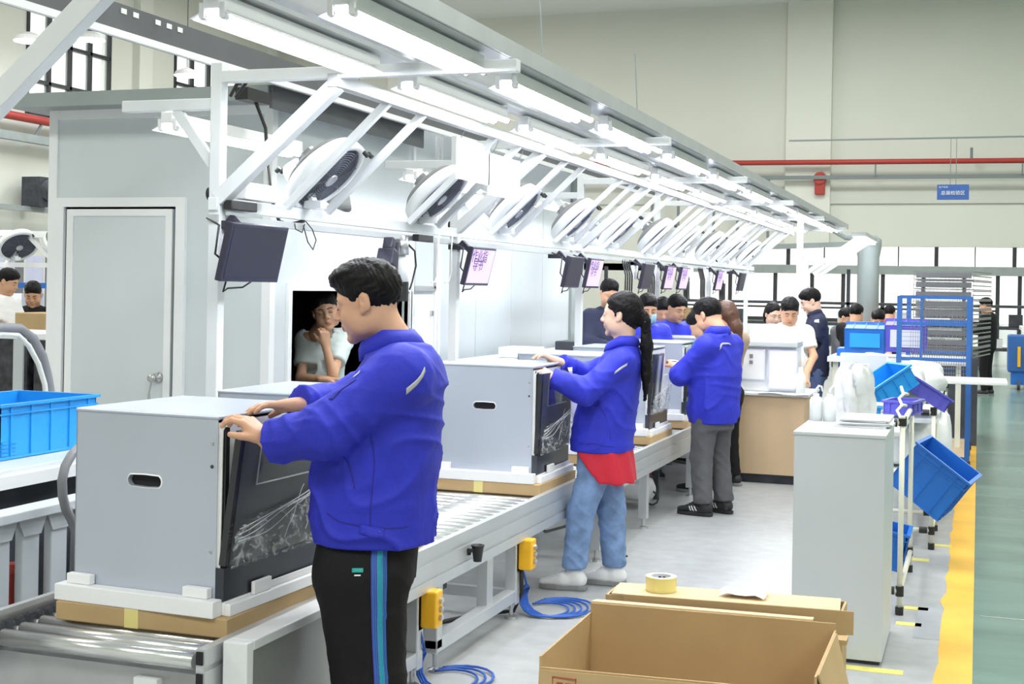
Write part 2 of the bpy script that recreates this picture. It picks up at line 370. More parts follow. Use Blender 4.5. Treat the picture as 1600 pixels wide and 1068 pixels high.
# window frame, sliding pane
f = MB().box(HX - .03, HX + .02, WY0 - .05, WY1 + .03, WZ1, WZ1 + .05).box(HX - .03, HX + .02, WY0 - .05, WY0, WZ0, WZ1).box(HX - .03, HX + .02, WY1, WY1 + .04, WZ0, WZ1).box(HX - .03, HX + .05, WY0 - .05, WY1 + .04, WZ0 - .04, WZ0)
wf = f.build('window_frame', 'hut_trim', hut)
# panel door beside the window (right half)
pd = MB().box(HX, HX + .02, 9.72, 10.1, .3, 1.55).build('service_hatch', 'hut_trim', hut); MB().box(HX + .02, HX + .04, 10.02, 10.05, 1.38, 1.42).build('latch', 'steel', pd)
pw = MB().box(HX, HX + .02, 9.72, 10.1, 1.6, 1.98).build('hatch_window', 'hut_panel', hut); MB().box(HX + .02, HX + .03, 9.7, 10.12, 1.58, 1.62).box(HX + .02, HX + .03, 10.08, 10.12, 1.6, 2.0).build('hatch_rim', 'galv', pw)
# door
fr = MB().box(-5.80, -5.73, HY - .03, HY + .06, 0, 2.16).box(-4.87, -4.80, HY - .03, HY + .06, 0, 2.16).box(-5.73, -4.87, HY - .03, HY + .06, 2.10, 2.16).build('door_frame', 'hut_trim', hut)
dr = MB().box(-5.71, -4.90, HY - .012, HY + .035, .02, 2.085).build('door', 'hut_panel', hut)
MB().box(-5.71, -5.66, HY - .02, HY - .012, .02, 2.085).box(-4.95, -4.90, HY - .02, HY - .012, .02, 2.085).box(-5.66, -4.95, HY - .02, HY - .012, 2.04, 2.085).build('door_edge', 'hut_trim', dr)
MB().lathe((-4.985, HY - .02, 1.0), (0, -1, 0), [(0, .035), (.012, .033), (.02, .012), (.05, .012), (.055, .026), (.085, .024), (.09, .01)], 16).build('door_knob', 'steel', dr, smooth=True)
MB().tube([(-5.0, HY - .07, .98), (-5.01, HY - .08, .9)], .006, 6).box(-5.02, -5.0, HY - .082, HY - .078, .84, .9).build('key', 'steel', dr)
MB().box(HL + .005, HL + .07, HY - .012, HY - .001, .97, 1.05).build('paper_note', 'paper', hut)
# second booth further along
# ---------------------------------------------------------------- long overhead cable tray
t = thing('overhead_cable_tray', (-4, 10, 2.9), 'long dark grey overhead cable tray with slots running above the booth', 'tray')
MB().box(-4.02, -3.98, 3.0, 17, 2.83, 2.97).box(-4.09, -4.02, 3.0, 17, 2.83, 2.85).box(-4.09, -4.075, 3.0, 17, 2.85, 2.97).build('tray', 'tray_dark', t)
MB().box(-3.98, -3.955, 3.0, 17, 2.80, 2.835).build('tray_lip', 'hut_trim', t)
for yy in (5.56, 5.66, 5.85, 5.95, 6.05, 8.2, 8.3, 8.5, 8.6): MB().box(-3.979, -3.976, yy, yy + .045, 2.925, 2.95).build('slot', 'white_bright', t)
for yy in (4.2, 8.4, 12.6, 16.5): MB().tube([(-4.05, yy, 2.85), (-4.15, yy, 4.6)], .008, 5).build('hanging_rod', 'column_grey', t)
# ---------------------------------------------------------------- roller conveyor
CX0, CX1 = -2.86, -2.08
cv = thing('roller_conveyor', (-2.47, 8, 0), 'long roller conveyor of steel rollers between grey aluminium rails', 'conveyor')
first = None
for i in range(158):
    y = 3.375 + i * .092
    if first is None:
        first = MB().tube([(-2.80, y, .525), (-2.12, y, .525)], .0255, 14).tube([(-2.84, y, .525), (-2.80, y, .525)], .012, 6).build('roller', 'roller_steel', cv, smooth=False)
        for p in first.data.polygons: p.use_smooth = len(p.vertices) == 4
    else:
        o = first.copy(); COL.objects.link(o); o.parent = cv; o.location = (0, i * .092, 0)
rp = MB()
for z0, z1, dx in ((.515, .565, 0), (.50, .515, -.006), (.44, .50, 0), (.43, .44, -.006), (.385, .43, 0)): rp.box(CX1 - .03, CX1 + dx, 3.36, 17.9, z0, z1)
r_ = rp.build('side_rail', 'alu', cv)
MB().box(CX1 - .027, CX1 - .006, 3.355, 3.359, .52, .558).box(CX1 - .027, CX1 - .006, 3.355, 3.359, .445, .495).build('hollow_shade', 'inside_shade', r_)  # flat dark plates on the rail end, painted shade of its hollows
rp = MB().box(CX0 - .03, CX0, 3.3, 17.9, .40, .585).box(CX0 - .01, CX0 + .008, 3.3, 17.9, .572, .59)
rl = rp.build('side_rail', 'galv', cv)
mb = MB()
for i in range(60):
    y = 3.36 + i * .046; mb.lathe((CX0 + .012, y, .535), (1, 0, 0), [(0, .024), (.016, .024), (.02, .01)], 7)
o = mb.build('drive_chain', 'machine_dark', cv); o['kind'] = 'stuff'
MB().box(CX0, CX1 - .03, 3.42, 3.47, .33, .47).build('cross_beam', 'galv', cv)
MB().box(CX0, CX1 - .03, 5.0, 5.05, .36, .47).build('cross_beam', 'galv', cv)
MB().box(-2.34, -2.26, 3.39, 3.42, .36, .45).build('mount_plate', 'white_paint', cv); MB().tube([(-2.25, 3.39, .405), (-2.12, 3.39, .405)], .018, 8).tube([(-2.28, 3.39, .40), (-2.25, 3.39, .40)], .028, 8).build('shaft', 'hose_cream', cv)
for y in (7.74, 8.93, 10.49, 12.0, 13.5, 15.0, 16.5):
    for x in (-2.13, -2.80):
        l = MB().box(x - .03, x + .03, y - .03, y + .03, .07, .39).build('leg', 'alu', cv, bevel=.004)
        MB().tube([(x, y, .01), (x, y, .07)], .012, 8).lathe((x, y, 0), (0, 0, 1), [(0, .034), (.012, .03), (.02, .012)], 12).build('levelling_foot', 'steel', l)
    MB().box(-2.77, -2.16, y - .02, y + .02, .30, .34).build('cross_bar', 'alu', cv)
# lower fork frames with yellow switches
for y0, y1 in ((3.9, 5.05), (5.2, 6.27)):
    MB().box(-2.17, -2.11, y1 - .06, y1, .07, .39).box(-2.17, -2.11, y0, y0 + .06, .10, .38).box(-2.17, -2.11, y0, y1 - .06, .085, .145).build('leg_frame', 'alu', cv, bevel=.006)
    MB().box(-2.18, -2.13, y1 - .42, y1 - .34, .14, .38).build('upright', 'alu', cv)
    MB().box(-2.77, -2.17, y1 - .05, y1 - .01, .09, .14).build('cross_bar', 'alu', cv)
    MB().box(-2.83, -2.77, y0, y1, .08, .14).build('leg_frame', 'alu', cv)
    for y in (y0 + .05, y1 - .04): MB().tube([(-2.14, y, .01), (-2.14, y, .09)], .01, 8).lathe((-2.14, y, 0), (0, 0, 1), [(0, .034), (.012, .03), (.02, .012)], 12).build('levelling_foot', 'steel', cv)
    s = MB().box(-2.11, -2.04, y1 - .04, y1 + .035, .24, .39).build('switch_box', 'switch_yellow', cv, bevel=.008); s['label'] = 'yellow push button box'
    for z in (.35, .315, .28): MB().lathe((-2.04, y1, z), (1, 0, 0), [(0, .012), (.012, .012), (.016, .006)], 10).build('push_button', 'steel', s)
    MB().box(-2.125, -2.11, y1 - .05, y1 + .0, .23, .40).build('switch_bracket', 'rubber_dark', cv)
    MB().box(-2.6, -2.35, y0 + .35, y0 + .7, .2, .36).build('motor_box', 'machine_dark', cv)
    mb = MB()
for yb, n_, px in ((6.42, 5, 0), (5.12, 3, 1)):
    for k in range(n_):
        cx, cy = -2.03 + .015 * k, yb + .02 * k; mb = MB(); R1 = .12 + .012 * k
        pts = [(-2.12, yb - .1, .25), (-2.1, yb - .08, .15)] + [(cx + R1 * math.cos(a), cy + 1.25 * R1 * math.sin(a), .10 - .088 * math.sin(min(1, q / 5) * math.pi / 2)) for q, a in enumerate([math.pi + .35 * j for j in range(17)])]
        if k == 0: t = thing('blue_hose', (cx, cy, 0), ['coil of bright blue air hose on the floor under the second yellow switch box', 'loop of blue air hose hanging behind the black trousers, below the first yellow switch box'][px], 'hose')
        mb.tube(pts, .0055, 6).build('hose_loop', 'cable_blue', t, smooth=True)
o = MB().tube([(-2.1, 6.26, .25), (-2.1, 6.27, .12), (-2.15, 6.3, .02), (-2.3, 6.2, .012), (-2.5, 5.8, .012), (-2.6, 5.5, .012)], .01, 6).build('black_cable', 'cable_black', loc=(-2.3, 6, 0), smooth=True); tag(o, 'black cable dropping from the second yellow switch box to the floor', 'cable')
o = MB().tube([(-2.2, 6.8, .38), (-2.2, 6.95, .30), (-2.2, 7.3, .27), (-2.2, 7.7, .27)], .008, 6).build('black_cable', 'cable_black', loc=(-2.2, 7.2, .2), smooth=True); tag(o, 'black cable sagging under the rail left of the woman in jeans', 'cable')
o = MB().tube([(-2.18, 7.85, .38), (-2.2, 7.95, .2), (-2.1, 8.0, .1), (-2.05, 7.95, .012), (-1.98, 7.9, .012)], .006, 6).build('black_cable', 'cable_black', loc=(-2.1, 7.9, 0), smooth=True); tag(o, 'thin black cable dangling between the legs of the woman in jeans', 'cable')
# small black cup clipped on the rail
t = thing('black_cup', (-2.05, 5.49, .42), 'small black plastic cup clipped to the conveyor rail', 'cup')
MB().lathe((-2.045, 5.49, .425), (0, 0, 1), [(0, .018), (.065, .027), (.067, .030), (.072, .030), (.072, .024), (.01, .016)], 16).build('cup', 'joint_black', t, smooth=True)
MB().box(-2.08, -2.07, 5.455, 5.475, .455, .475).box(-2.08, -2.05, 5.45, 5.458, .47, .485).build('clip', 'joint_black', t)
# stuff lying under the conveyor beyond the woman
t = thing('floor_drill', (-2.45, 9.7, 0), 'white and black air tank with red brown motor lying under the conveyor', 'compressor')
MB().lathe((-2.62, 9.9, .13), (1, -.25, 0), [(0, .05), (.03, .09), (.33, .09), (.36, .05)], 14).build('tank', 'white_bright', t, smooth=True)
MB().lathe((-2.62, 10.25, .22), (1, -.1, 0), [(0, .06), (.22, .06), (.24, .03)], 12).build('motor', 'pipe_red', t)
MB().tube([(-2.28 + .05 * math.cos(a), 9.82, .07 + .05 * math.sin(a)) for a in [i * .7 for i in range(9)]], .008, 6, closed=True).build('wheel', 'rubber_dark', t)
MB().box(-2.7, -2.3, 10.05, 10.3, .24, .3).box(-2.68, -2.64, 10, 10.04, 0, .25).box(-2.36, -2.32, 10.2, 10.24, 0, .25).build('motor_frame', 'machine_dark', t)
for k in range(7):
    y = 7.0 + k * .06
    if k == 0: t = thing('hanging_bundle', (-2.45, 7.2, .4), 'row of white hose ends hanging under the conveyor left of the woman', 'hose')
    MB().tube([(-2.4, y, .44), (-2.38, y + .01, .33 - .02 * (k % 3))], .012, 6).build('hose_end', 'hose_cream', t)
# white framed guard at the near right side of the conveyor
t = thing('side_guard', (-2.02, 4, 0), 'white framed grey side guard panel beside the near conveyor, behind the black trousers', 'panel')
MB().box(-2.065, -1.985, 3.43, 3.47, 0, .575).build('end_post', 'white_paint', t, bevel=.004)
MB().box(-2.065, -1.985, 3.47, 4.55, .545, .575).build('top_rail', 'white_paint', t, bevel=.004)
MB().box(-2.04, -1.995, 3.47, 4.55, .03, .545).build('panel', 'guard_grey', t)
# ---------------------------------------------------------------- appliances on the conveyor
def appliance(y, label, first_=False, tilt=.055, gap=.0, film=True, silver=False, n=0):
    x0, x1, y1, z0, z1 = -2.70, -2.17, y + .56, .655, 1.203
    t = thing('appliance', (-2.43, y + .3, .61), label, 'appliance', 'appliances riding the conveyor')
    mb = MB()          # side wall with the real oval grip hole
    hx, hz, rw, rh = (x0 + x1) / 2, 1.00, .062, .019
    outer = [(x0, z0), (x1, z0), (x1, z1), (x0, z1)]
    ring = []; box = []
    for k in range(32):                # points round the sheet edge with exact corners, each joined to the grip hole
        sd, q = divmod(k, 8); q = q / 4 - 1
        bx_, bz_ = [(1, q), (-q, 1), (-1, -q), (q, -1)][sd]; box.append((hx + bx_ * (x1 - x0) / 2, hz + bz_ * .20))
        a = math.atan2(bz_ * .5, bx_); cx = (rw - rh) * (1 if math.cos(a) > 1e-6 else -1 if math.cos(a) < -1e-6 else 0); ring.append((hx + cx + rh * math.cos(a), hz + rh * math.sin(a)))
    vs = [(p[0], y, p[1]) for p in ring] + [(p[0], y, p[1]) for p in box] + [(p[0], y + .018, p[1]) for p in ring]
    fs = [(k, (k + 1) % 32, 32 + (k + 1) % 32, 32 + k) for k in range(32)] + [(k + 64, (k + 1) % 32 + 64, (k + 1) % 32, k) for k in range(32)]
    mb.add(vs, fs)
    # remaining rows of the side sheet
    mb.add([(x0, y, z0), (x1, y, z0), (x1, y, .80), (x0, y, .80), (x0, y, 1.20), (x1, y, 1.20), (x1, y, z1), (x0, y, z1)], [(0, 1, 2, 3), (4, 5, 6, 7)])
    mb.box(x0, x0 + .004, y, y1, z0, z1).box(x0, x1, y1 - .004, y1, z0, z1).box(x0, x1, y, y1, z0, z0 + .004)
    mb.build('casing', 'appliance', t)
    tp = MB().box(x0 - .002, x1 + .006, y - .003, y1 + .002, z1, z1 + .012).build('top_plate', 'appliance', t, bevel=.004)
    MB().box(hx - .09, hx + .09, y + .018, y + .05, hz - .03, hz + .03).box(hx - .09, hx + .09, y + .05, y + .052, hz - .05, hz + .05).build('grip_shade', 'inside_shade', t)  # dark box behind the hole, shade of the inside as colour
    mb = MB(); mb.add([(p[0], y - .003, p[1]) for p in ring] + [(hx + (p[0] - hx) * 1.06, y - .0005, hz + (p[1] - hz) * 1.22) for p in ring], [(k, (k + 1) % 32, 32 + (k + 1) % 32, 32 + k) for k in range(32)]).build('grip_rim', 'hut_trim', t)
    for zz, mm in ((1.13, 'steel'), (1.06, 'machine_dark'), (.80, 'steel')): MB().lathe((x1 - .02, y, zz), (0, -1, 0), [(0, .006), (.003, .005), (.004, .001)], 10).build('screw', mm, t)
    # open inside: pale frame and black door hinged at the bottom
    MB().box(x1 - .012, x1 + .008, y + .005, y1 - .005, z0, z1 - .01).build('inner_frame', 'reflector', t)
    MB().box(x1, x1 + .022, y + .01, y + .03, z0 + .1, z1 - .015).build('seal_strip', 'panel_black', t)
    MB().tube([(x1 + .01, y + .004, .75), (x1 + .012, y + .004, 1.17), (x1 + .02, y + .004, 1.185), (x1 + .04, y + .004, 1.188)], .004, 6).build('wire_trim', 'white_bright', t)
    kick = MB().box(x1, x1 + .03, y - .002, y1, z0, z0 + .10).build('kick_plate', 'kick', t)
    T = Matrix.Translation((x1 + .012, 0, z0 + .11)) @ Matrix.Rotation(tilt / .42, 4, 'Y')
    H = z1 - z0 - .135
    d = MB().box(0, .022, y - .004, y + .018, 0, H, T).build('door_edge', 'panel_black', t)
    if not silver:
        d = MB().box(.004, .024, y + .018, y1 - .01, 0, H, T).build('door', 'panel_grey', t)
        MB().box(.0245, .026, y + .11, y1 - .12, H - .17, H - .04, T).build('door_window', 'panel_black', d)
        mb = MB()
        for a in ((y + .105, y + .11, H - .175, H - .035), (y + .11, y1 - .12, H - .175, H - .17)): mb.box(.0245, .028, a[0], a[1], a[2], a[3], T)
        mb.build('window_trim', 'steel', d)
    else:
        MB().box(.004, .024, y + .06, y1 - .3, .03, H, T).build('door', 'panel_grey', t)
        MB().box(.004, .03, y + .10, y + .16, 0, H * .97, T).build('side_strip', 'appliance', t)
        MB().box(.024, .030, y + .30, y + .40, .03, H * .62, T).build('paper_strip', 'paper', t)
    # crumpled protective film hanging over the lower door
    if film:
        mb = MB(); g = []
        NR, NC = 26, 60
        for i in range(NR):
            row = []
            for j in range(NC):
                s = j / (NC - 1); topz = .115 + .10 * s ** 1.3 + .012 * math.sin(7 * s); q = i / (NR - 1)
                zz = -.01 + q * (topz + .01)
                o_ = .030 + .007 * math.sin(31 * s + 9 * q + 3 * math.sin(5 * q + n)) * math.sin(q * 3.1) + .005 * math.sin(57 * s - 16 * q) + .010 * (q > .8) * (1 + math.sin(q * 60 + s * 4)) * .5 + .004 * random.random()
                row.append(T @ Vector((o_, y + .02 + s * (y1 - y - .03), zz)))
            g.append(row)
        fl = mb.sheet(g).build('plastic_film', 'film', t, smooth=True)
        fm = MB()
        for zo, a_ in ((0, .004), (-.012, .006), (-.026, .005), (-.05, .012)):
            fm.tube([T @ Vector((.040 + .003 * math.sin(9 * s), y + .025 + s * (y1 - y - .04), .115 + .10 * s ** 1.3 + zo * (1 - .5 * s) + a_ * math.sin(8 * s + zo * 90))) for s in [i / 30 for i in range(31)]], .0012, 5)
        for s0 in (.62, .88): fm.tube([T @ Vector((.040, y + .02 + (s0 + .1 - .16 * q) * (y1 - y - .06), .19 + .03 * s0 - q * .17 + .01 * math.sin(q * 9))) for q in [i / 8 for i in range(9)]], .0009, 5)
        fm.build('film_streak', 'foam', fl)  # thin white tubes draw pale streaks on the film
    # foam tray with raised corner blocks
    fx0, fx1, fy0, fy1 = -2.735, -2.145, y - .05, y1 + .03
    fz = .612
    tr = MB().box(fx0, fx1, fy0, y - .002, fz, .663).box(fx0, x0, y - .002, y1 + .03, fz, .663).box(x1 + .034, fx1 + .03, y - .002, y1 + .03, fz, .648).box(x0, x1 + .034, y1 + .002, y1 + .03, fz, .655).box(x0, x1 + .034, y, y1, fz, .654)
    tr.build('foam_tray', 'foam', t, bevel=.003)
    for a in ((x0 - .005, x0 + .085, y - .03, y - .003), (x1 - .10, x1 - .01, y - .03, y - .003)): MB().box(a[0], a[1], a[2], a[3], .6635, .695).build('foam_block', 'foam', t, bevel=.003)
    MB().box(x1 + .036, fx1 + .025, y + .14, y + .24, .649, .69).build('foam_block', 'foam', t, bevel=.003); MB().box(x1 + .036, fx1 + .015, y + .24, y1, .649, .672).build('foam_block', 'foam', t, bevel=.003)
    if n == 0: t.rotation_euler.z = math.radians(-2.5); t.location.x += .012
    return t
def card_tray(y, label):
    t = thing('cardboard_tray', (-2.43, y + .3, .552), label, 'tray', 'cardboard trays under the appliances')
    x0, x1, y0, y1 = -2.725, -2.11, y - .045, y + .61
    MB().box(x0, x1, y0, y1, .5525, .6115).build('tray', 'card', t, bevel=.004)
    MB().box(-2.47, -2.42, y0 - .0015, y0, .553, .612).build('tape', 'tape_yellow', t)
def film_mat():
    m = bpy.data.materials.new('plastic_film'); m.use_nodes = True; nt = m.node_tree; b = nt.nodes['Principled BSDF']; out = nt.nodes['Material Output']
    b.inputs['Base Color'].default_value = (.9, .92, .95, 1); b.inputs['Roughness'].default_value = .12; b.inputs['Specular IOR Level'].default_value = 1
    tc = nt.nodes.new('ShaderNodeTexCoord'); n = nt.nodes.new('ShaderNodeTexNoise'); n.inputs['Scale'].default_value = 22; n.inputs['Detail'].default_value = 4; n.inputs['Distortion'].default_value = 1.5
    nt.links.new(tc.outputs['Object'], n.inputs[0]); bp = nt.nodes.new('ShaderNodeBump'); bp.inputs['Strength'].default_value = 1; bp.inputs['Distance'].default_value = .03
    nt.links.new(n.outputs[0], bp.inputs['Height']); nt.links.new(bp.outputs[0], b.inputs['Normal'])
    r = nt.nodes.new('ShaderNodeValToRGB'); r.color_ramp.elements[0].position = .48; r.color_ramp.elements[0].color = (.06, .06, .06, 1); r.color_ramp.elements[1].position = .62; r.color_ramp.elements[1].color = (.5, .5, .5, 1)
    nt.links.new(n.outputs[0], r.inputs[0]); nt.links.new(r.outputs[0], b.inputs['Alpha'])
    return m
M['film'] = film_mat()
DV = [(3.57, 'nearest grey metal appliance, its black door held by the man in black trousers', 'nearest cardboard tray with a strip of yellow tape on the front rollers'),
      (4.42, 'grey metal appliance second from the front, half hidden behind the man in black trousers', 'cardboard tray behind the black trousers, second from the front'),
      (6.60, 'grey metal appliance with an oval grip hole in front of the ponytailed woman', 'cardboard tray on the rollers left of the woman in jeans'),
      (7.90, 'grey appliance behind the raised arms of the ponytailed woman', 'cardboard tray mostly behind the red shirt hem of the woman'),
      (9.10, 'grey appliance with an open dark door between the woman and the man in grey trousers', 'cardboard tray seen right of the ponytailed woman'),
      (10.30, 'grey appliance with an open dark door at the hands of the man in grey trousers', 'cardboard tray just left of the man in grey trousers'),
      (11.50, 'far grey appliance hidden mostly behind the man in grey trousers', 'far cardboard tray behind the man in grey trousers')]
for n, (y, la, lb) in enumerate(DV):
    appliance(y, la, film=n in (0, 2, 4), tilt=[.055, .02, .018, .05, .035, .05, .05][n], silver=n in (4, 5), n=n); card_tray(y, lb)
# white cloth paper hanging at the third appliance
p = MB(); g = [[(-2.11 + .05 * q + .008 * math.sin(q * 9 + s * 6), 7.02 + .16 * s + .02 * math.sin(q * 4), 1.19 - .42 * q) for s in [k / 9 for k in range(10)]] for q in [k / 17 for k in range(18)]]
o = p.sheet(g).build('foam_sheet', 'foam', loc=(-2.1, 7.1, .8), smooth=True, solid=.004); tag(o, 'white foam sheet held against the black door below the hands of the woman', 'foam sheet')

# ---------------------------------------------------------------- work station gantry
PX, BX = -3.1, -2.54
posts = [5.04 + 2.78 * k for k in range(6)]
ga = thing('station_gantry', (PX, 11, 0), 'long white steel gantry of posts and slanted braces standing behind the conveyor', 'frame')
for i, y in enumerate(posts):
    MB().box(PX - .027, PX + .027, y - .027, y + .027, 0, 2.56).build('post', 'white_paint', ga, bevel=.004)
    MB().bar((PX, y, 2.50), (-1.74, y, 2.50), .05, .05).build('arm', 'white_paint', ga, bevel=.004)
    MB().bar((PX, y, 2.385), (-3.58, y, 2.385), .04, .05).build('rear_arm', 'white_paint', ga, bevel=.004)
    MB().bar((PX - .02, y, 2.12), (-3.31, y, 2.365), .03, .045).build('rear_brace', 'white_paint', ga, bevel=.003)
    MB().lathe((PX - .028, y, 2.0), (-1, 0, 0), [(0, .03), (.012, .03), (.016, .02)], 14).build('cap', 'cable_black', ga)
MB().bar((PX, 5.0, 1.955), (PX, 19.5, 1.955), .045, .055).build('rail', 'white_paint', ga, bevel=.003)
MB().bar((PX + .0, 5.0, 1.895), (PX, 19.5, 1.895), .05, .03).build('rail_channel', 'alu', ga)
MB().bar((BX, 5.0, 2.465), (BX, 19.5, 2.465), .05, .055).build('upper_rail', 'rail_grey', ga, bevel=.003)
bmesh0 = None
for k in range(0, 6):
    for dy in (0, .52, .93, 1.94, 2.36):
        y = 5.04 + 2.78 * k + dy
        if y < 3.4 or y > 19: continue
        if dy == 0 and False: continue
        th = .062 if dy == 0 else .036 if dy != .88 else .03
        MB().bar((PX + (.01 if dy == 0 else .05), y, 1.975), (BX - .0, y, 2.45), th, th).build('brace', 'white_paint', ga, bevel=.003)
MB().bar((-3.02, 3.5, 2.13), (-2.4, 3.5, 2.66), .055, .075).build('brace', 'white_paint', ga, bevel=.003)
for x, w_, z in ((-1.95, .15, 2.60), (-2.20, .05, 2.585), (-2.40, .13, 2.60)):
    MB().box(x - w_ / 2, x + w_ / 2, 2.4, 20.5, z - .02, z + .03).build('lamp_channel', 'channel_grey', ga)
MB().box(-1.86, -1.85, 2.4, 20.5, 2.575, 2.645).build('channel_lip', 'channel_grey', ga)
MB().box(BX + .34, BX + .39, 2.4, 20.5, 2.54, 2.565).build('channel_lip', 'channel_grey', ga)
# far front post of the gantry with its hanging white cable cover
MB().box(-2.07, -2.0, 16.3, 16.37, 0, 2.58).build('post', 'white_bright', ga)
MB().box(-2.04, -1.92, 16.2, 16.26, 1.1, 2.0).build('cable_cover', 'white_bright', ga)

# batten lamps
def lamp(x, y, z, label, group, L=1.26):
    t = thing('batten_lamp', (x, y, z), label, 'lamp', group)
    return t
def build_lamp(x, y, z, L=1.26):
    t = thing('batten_lamp', (x, y, z), '', 'lamp')
    MB().box(x - .03, x + .03, y, y + L, z, z + .05).build('housing', 'reflector', t, bevel=.004)
    mb = MB(); w_ = .085
    for s in (-1, 1):
        mb.add([(x, y + .01, z + .012), (x + s * w_, y + .01, z - .03), (x + s * w_, y + L - .01, z - .03), (x, y + L - .01, z + .012)], [(0, 1, 2, 3)])
    mb.build('reflector', 'reflector', t, solid=.003)
    for s in (-1, 1):
        tb = MB().tube([(x + s * .038, y + .035, z - .022), (x + s * .038, y + L - .035, z - .022)], .0145, 10).build('tube', 'tube_glow', t, smooth=True)
        MB().tube([(x + s * .038, y + .015, z - .022), (x + s * .038, y + .035, z - .022)], .015, 8).box(x + s * .038 - .01, x + s * .038 + .01, y + .005, y + .02, z - .03, z + .02).build('socket', 'reflector', t)
        MB().tube([(x + s * .038, y + L - .035, z - .022), (x + s * .038, y + L - .012, z - .022)], .0155, 8).build('end_cap', 'pink_cap', t)
    return t
base = None; ordw = ['nearest', 'second', 'third', 'fourth', 'fifth', 'sixth', 'seventh', 'eighth', 'ninth', 'tenth']
for row, (x, z, nm) in enumerate(((-1.96, 2.52, 'right'), (-2.40, 2.52, 'left'))):
    for k in range(10):
        y = 3.90 + 1.60 * k - row * .06
        if base is None: base = t = build_lamp(x, y, z); b0 = (x, y, z)
        else: t = copy_tree(base); t.location = (x, y, z)
        t['label'] = '%s glowing twin tube lamp in the %s row under the gantry%s' % (ordw[k], nm, ' counted from the front'); t['group'] = 'twin tube lamps over the conveyor'
for k in range(5):
    t = copy_tree(base); t.location = (-3.53, 5.29 + 2.78 * k, 2.345); t['label'] = '%s rear tube lamp behind the gantry posts, above the booth side' % ordw[k]; t['group'] = 'rear tube lamps'

# drum fans between the brace pairs
def build_fan():
    c = Vector((-2.93, 0, 2.105)); nrm = Vector((1, 0, -1)).normalized(); t = thing('drum_fan', c, '', 'fan', 'drum fans on the gantry')
    MB().lathe(c, nrm, [(-.10, .205), (-.06, .218), (-.035, .22), (-.028, .214), (-.026, .190), (-.04, .186), (-.09, .19)], 44).build('drum', 'fan_white', t, smooth=True)
    MB().lathe(c, nrm, [(-.165, .05), (-.155, .11), (-.135, .165), (-.10, .203)], 32).build('rear_dome', 'fan_mesh', t, smooth=True)
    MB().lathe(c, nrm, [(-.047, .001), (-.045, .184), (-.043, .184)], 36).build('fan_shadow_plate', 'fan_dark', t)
    g = MB(); a1 = Vector((0, 1, 0)); a2 = nrm.cross(a1).normalized()
    for r in [.03 + .0125 * i for i in range(13)]: g.tube([c + nrm * (-.028 - .02 * (r / .19) ** 2 + .012) + a1 * (r * math.cos(q)) + a2 * (r * math.sin(q)) for q in [2 * math.pi * j / 28 for j in range(28)]], .0018, 4, closed=True)
    for j in range(8):
        q = 2 * math.pi * j / 8; g.tube([c + nrm * -.014 + a1 * (.03 * math.cos(q)) + a2 * (.03 * math.sin(q)), c + nrm * -.03 + a1 * (.185 * math.cos(q + .5)) + a2 * (.185 * math.sin(q + .5))], .002, 4)
    g.build('front_grille', 'fan_wire', t)
    MB().lathe(c + nrm * -.02, nrm, [(0, .036), (.008, .036), (.011, .028), (.006, .022), (.006, .001)], 20).build('hub_cap', 'steel', t, smooth=True)
    bl = MB()
    for j in range(3):
        q = 2 * math.pi * j / 3; e1 = a1 * math.cos(q) + a2 * math.sin(q); e2 = a1 * -math.sin(q) + a2 * math.cos(q)
        bl.add([c - nrm * .04 + e1 * .03 - e2 * .02, c - nrm * .034 + e1 * .16 - e2 * .05, c - nrm * .041 + e1 * .165 + e2 * .05, c - nrm * .042 + e1 * .03 + e2 * .03], [(0, 1, 2, 3)])
    bl.build('blade', 'fan_dark', t, solid=.002)
    rg = MB()
    for r in (.04, .055, .07, .085, .1, .115, .13, .145): rg.tube([c - nrm * (.168 - 2.4 * max(0, r - .05) ** 2 * 2) + a1 * (r * math.cos(q)) + a2 * (r * math.sin(q)) for q in [2 * math.pi * j / 20 for j in range(20)]], .002, 4, closed=True)
    rg.lathe(c - nrm * .15, -nrm, [(0, .06), (.05, .055), (.06, .02)], 16)
    rg.build('rear_grille', 'wire_grey', t)
    for s in (-.07, .05): MB().lathe(c + a2 * -.0 + Vector((.15, s * .4 + .12, .12)) - nrm * .05, nrm, [(0, .012), (.03, .012)], 8).build('mount_bolt', 'cable_black', t)
    MB().box(c.x - .14, c.x - .05, -.03, .03, 1.985, 2.02).bar(c + Vector((-.1, 0, -.1)), c + Vector((-.13, 0, -.02)), .05, .02).build('bracket', 'white_paint', t)
    return t
fan0 = None; fy = []
for k in range(5):
    fy += [5.04 + 2.78 * k + .755, 5.04 + 2.78 * k + 2.16]
for k, y in enumerate(fy):
    if fan0 is None: fan0 = t = build_fan(); fan0.location.y = y
    else: t = copy_tree(fan0); t.location = (fan0.location.x, y, fan0.location.z)
    t['label'] = '%s white drum fan with a dark round grille on the gantry, counted from the front' % ordw[k]
for k, y in enumerate([6.5, 9.2, 11.9]):      # fans of the rear side, facing away
    t = copy_tree(fan0); t.location = (-3.42, y, 2.08); t.rotation_euler.z = math.pi; t['label'] = '%s rear drum fan turned away to the far side of the gantry' % ordw[k]; t['group'] = 'rear drum fans'

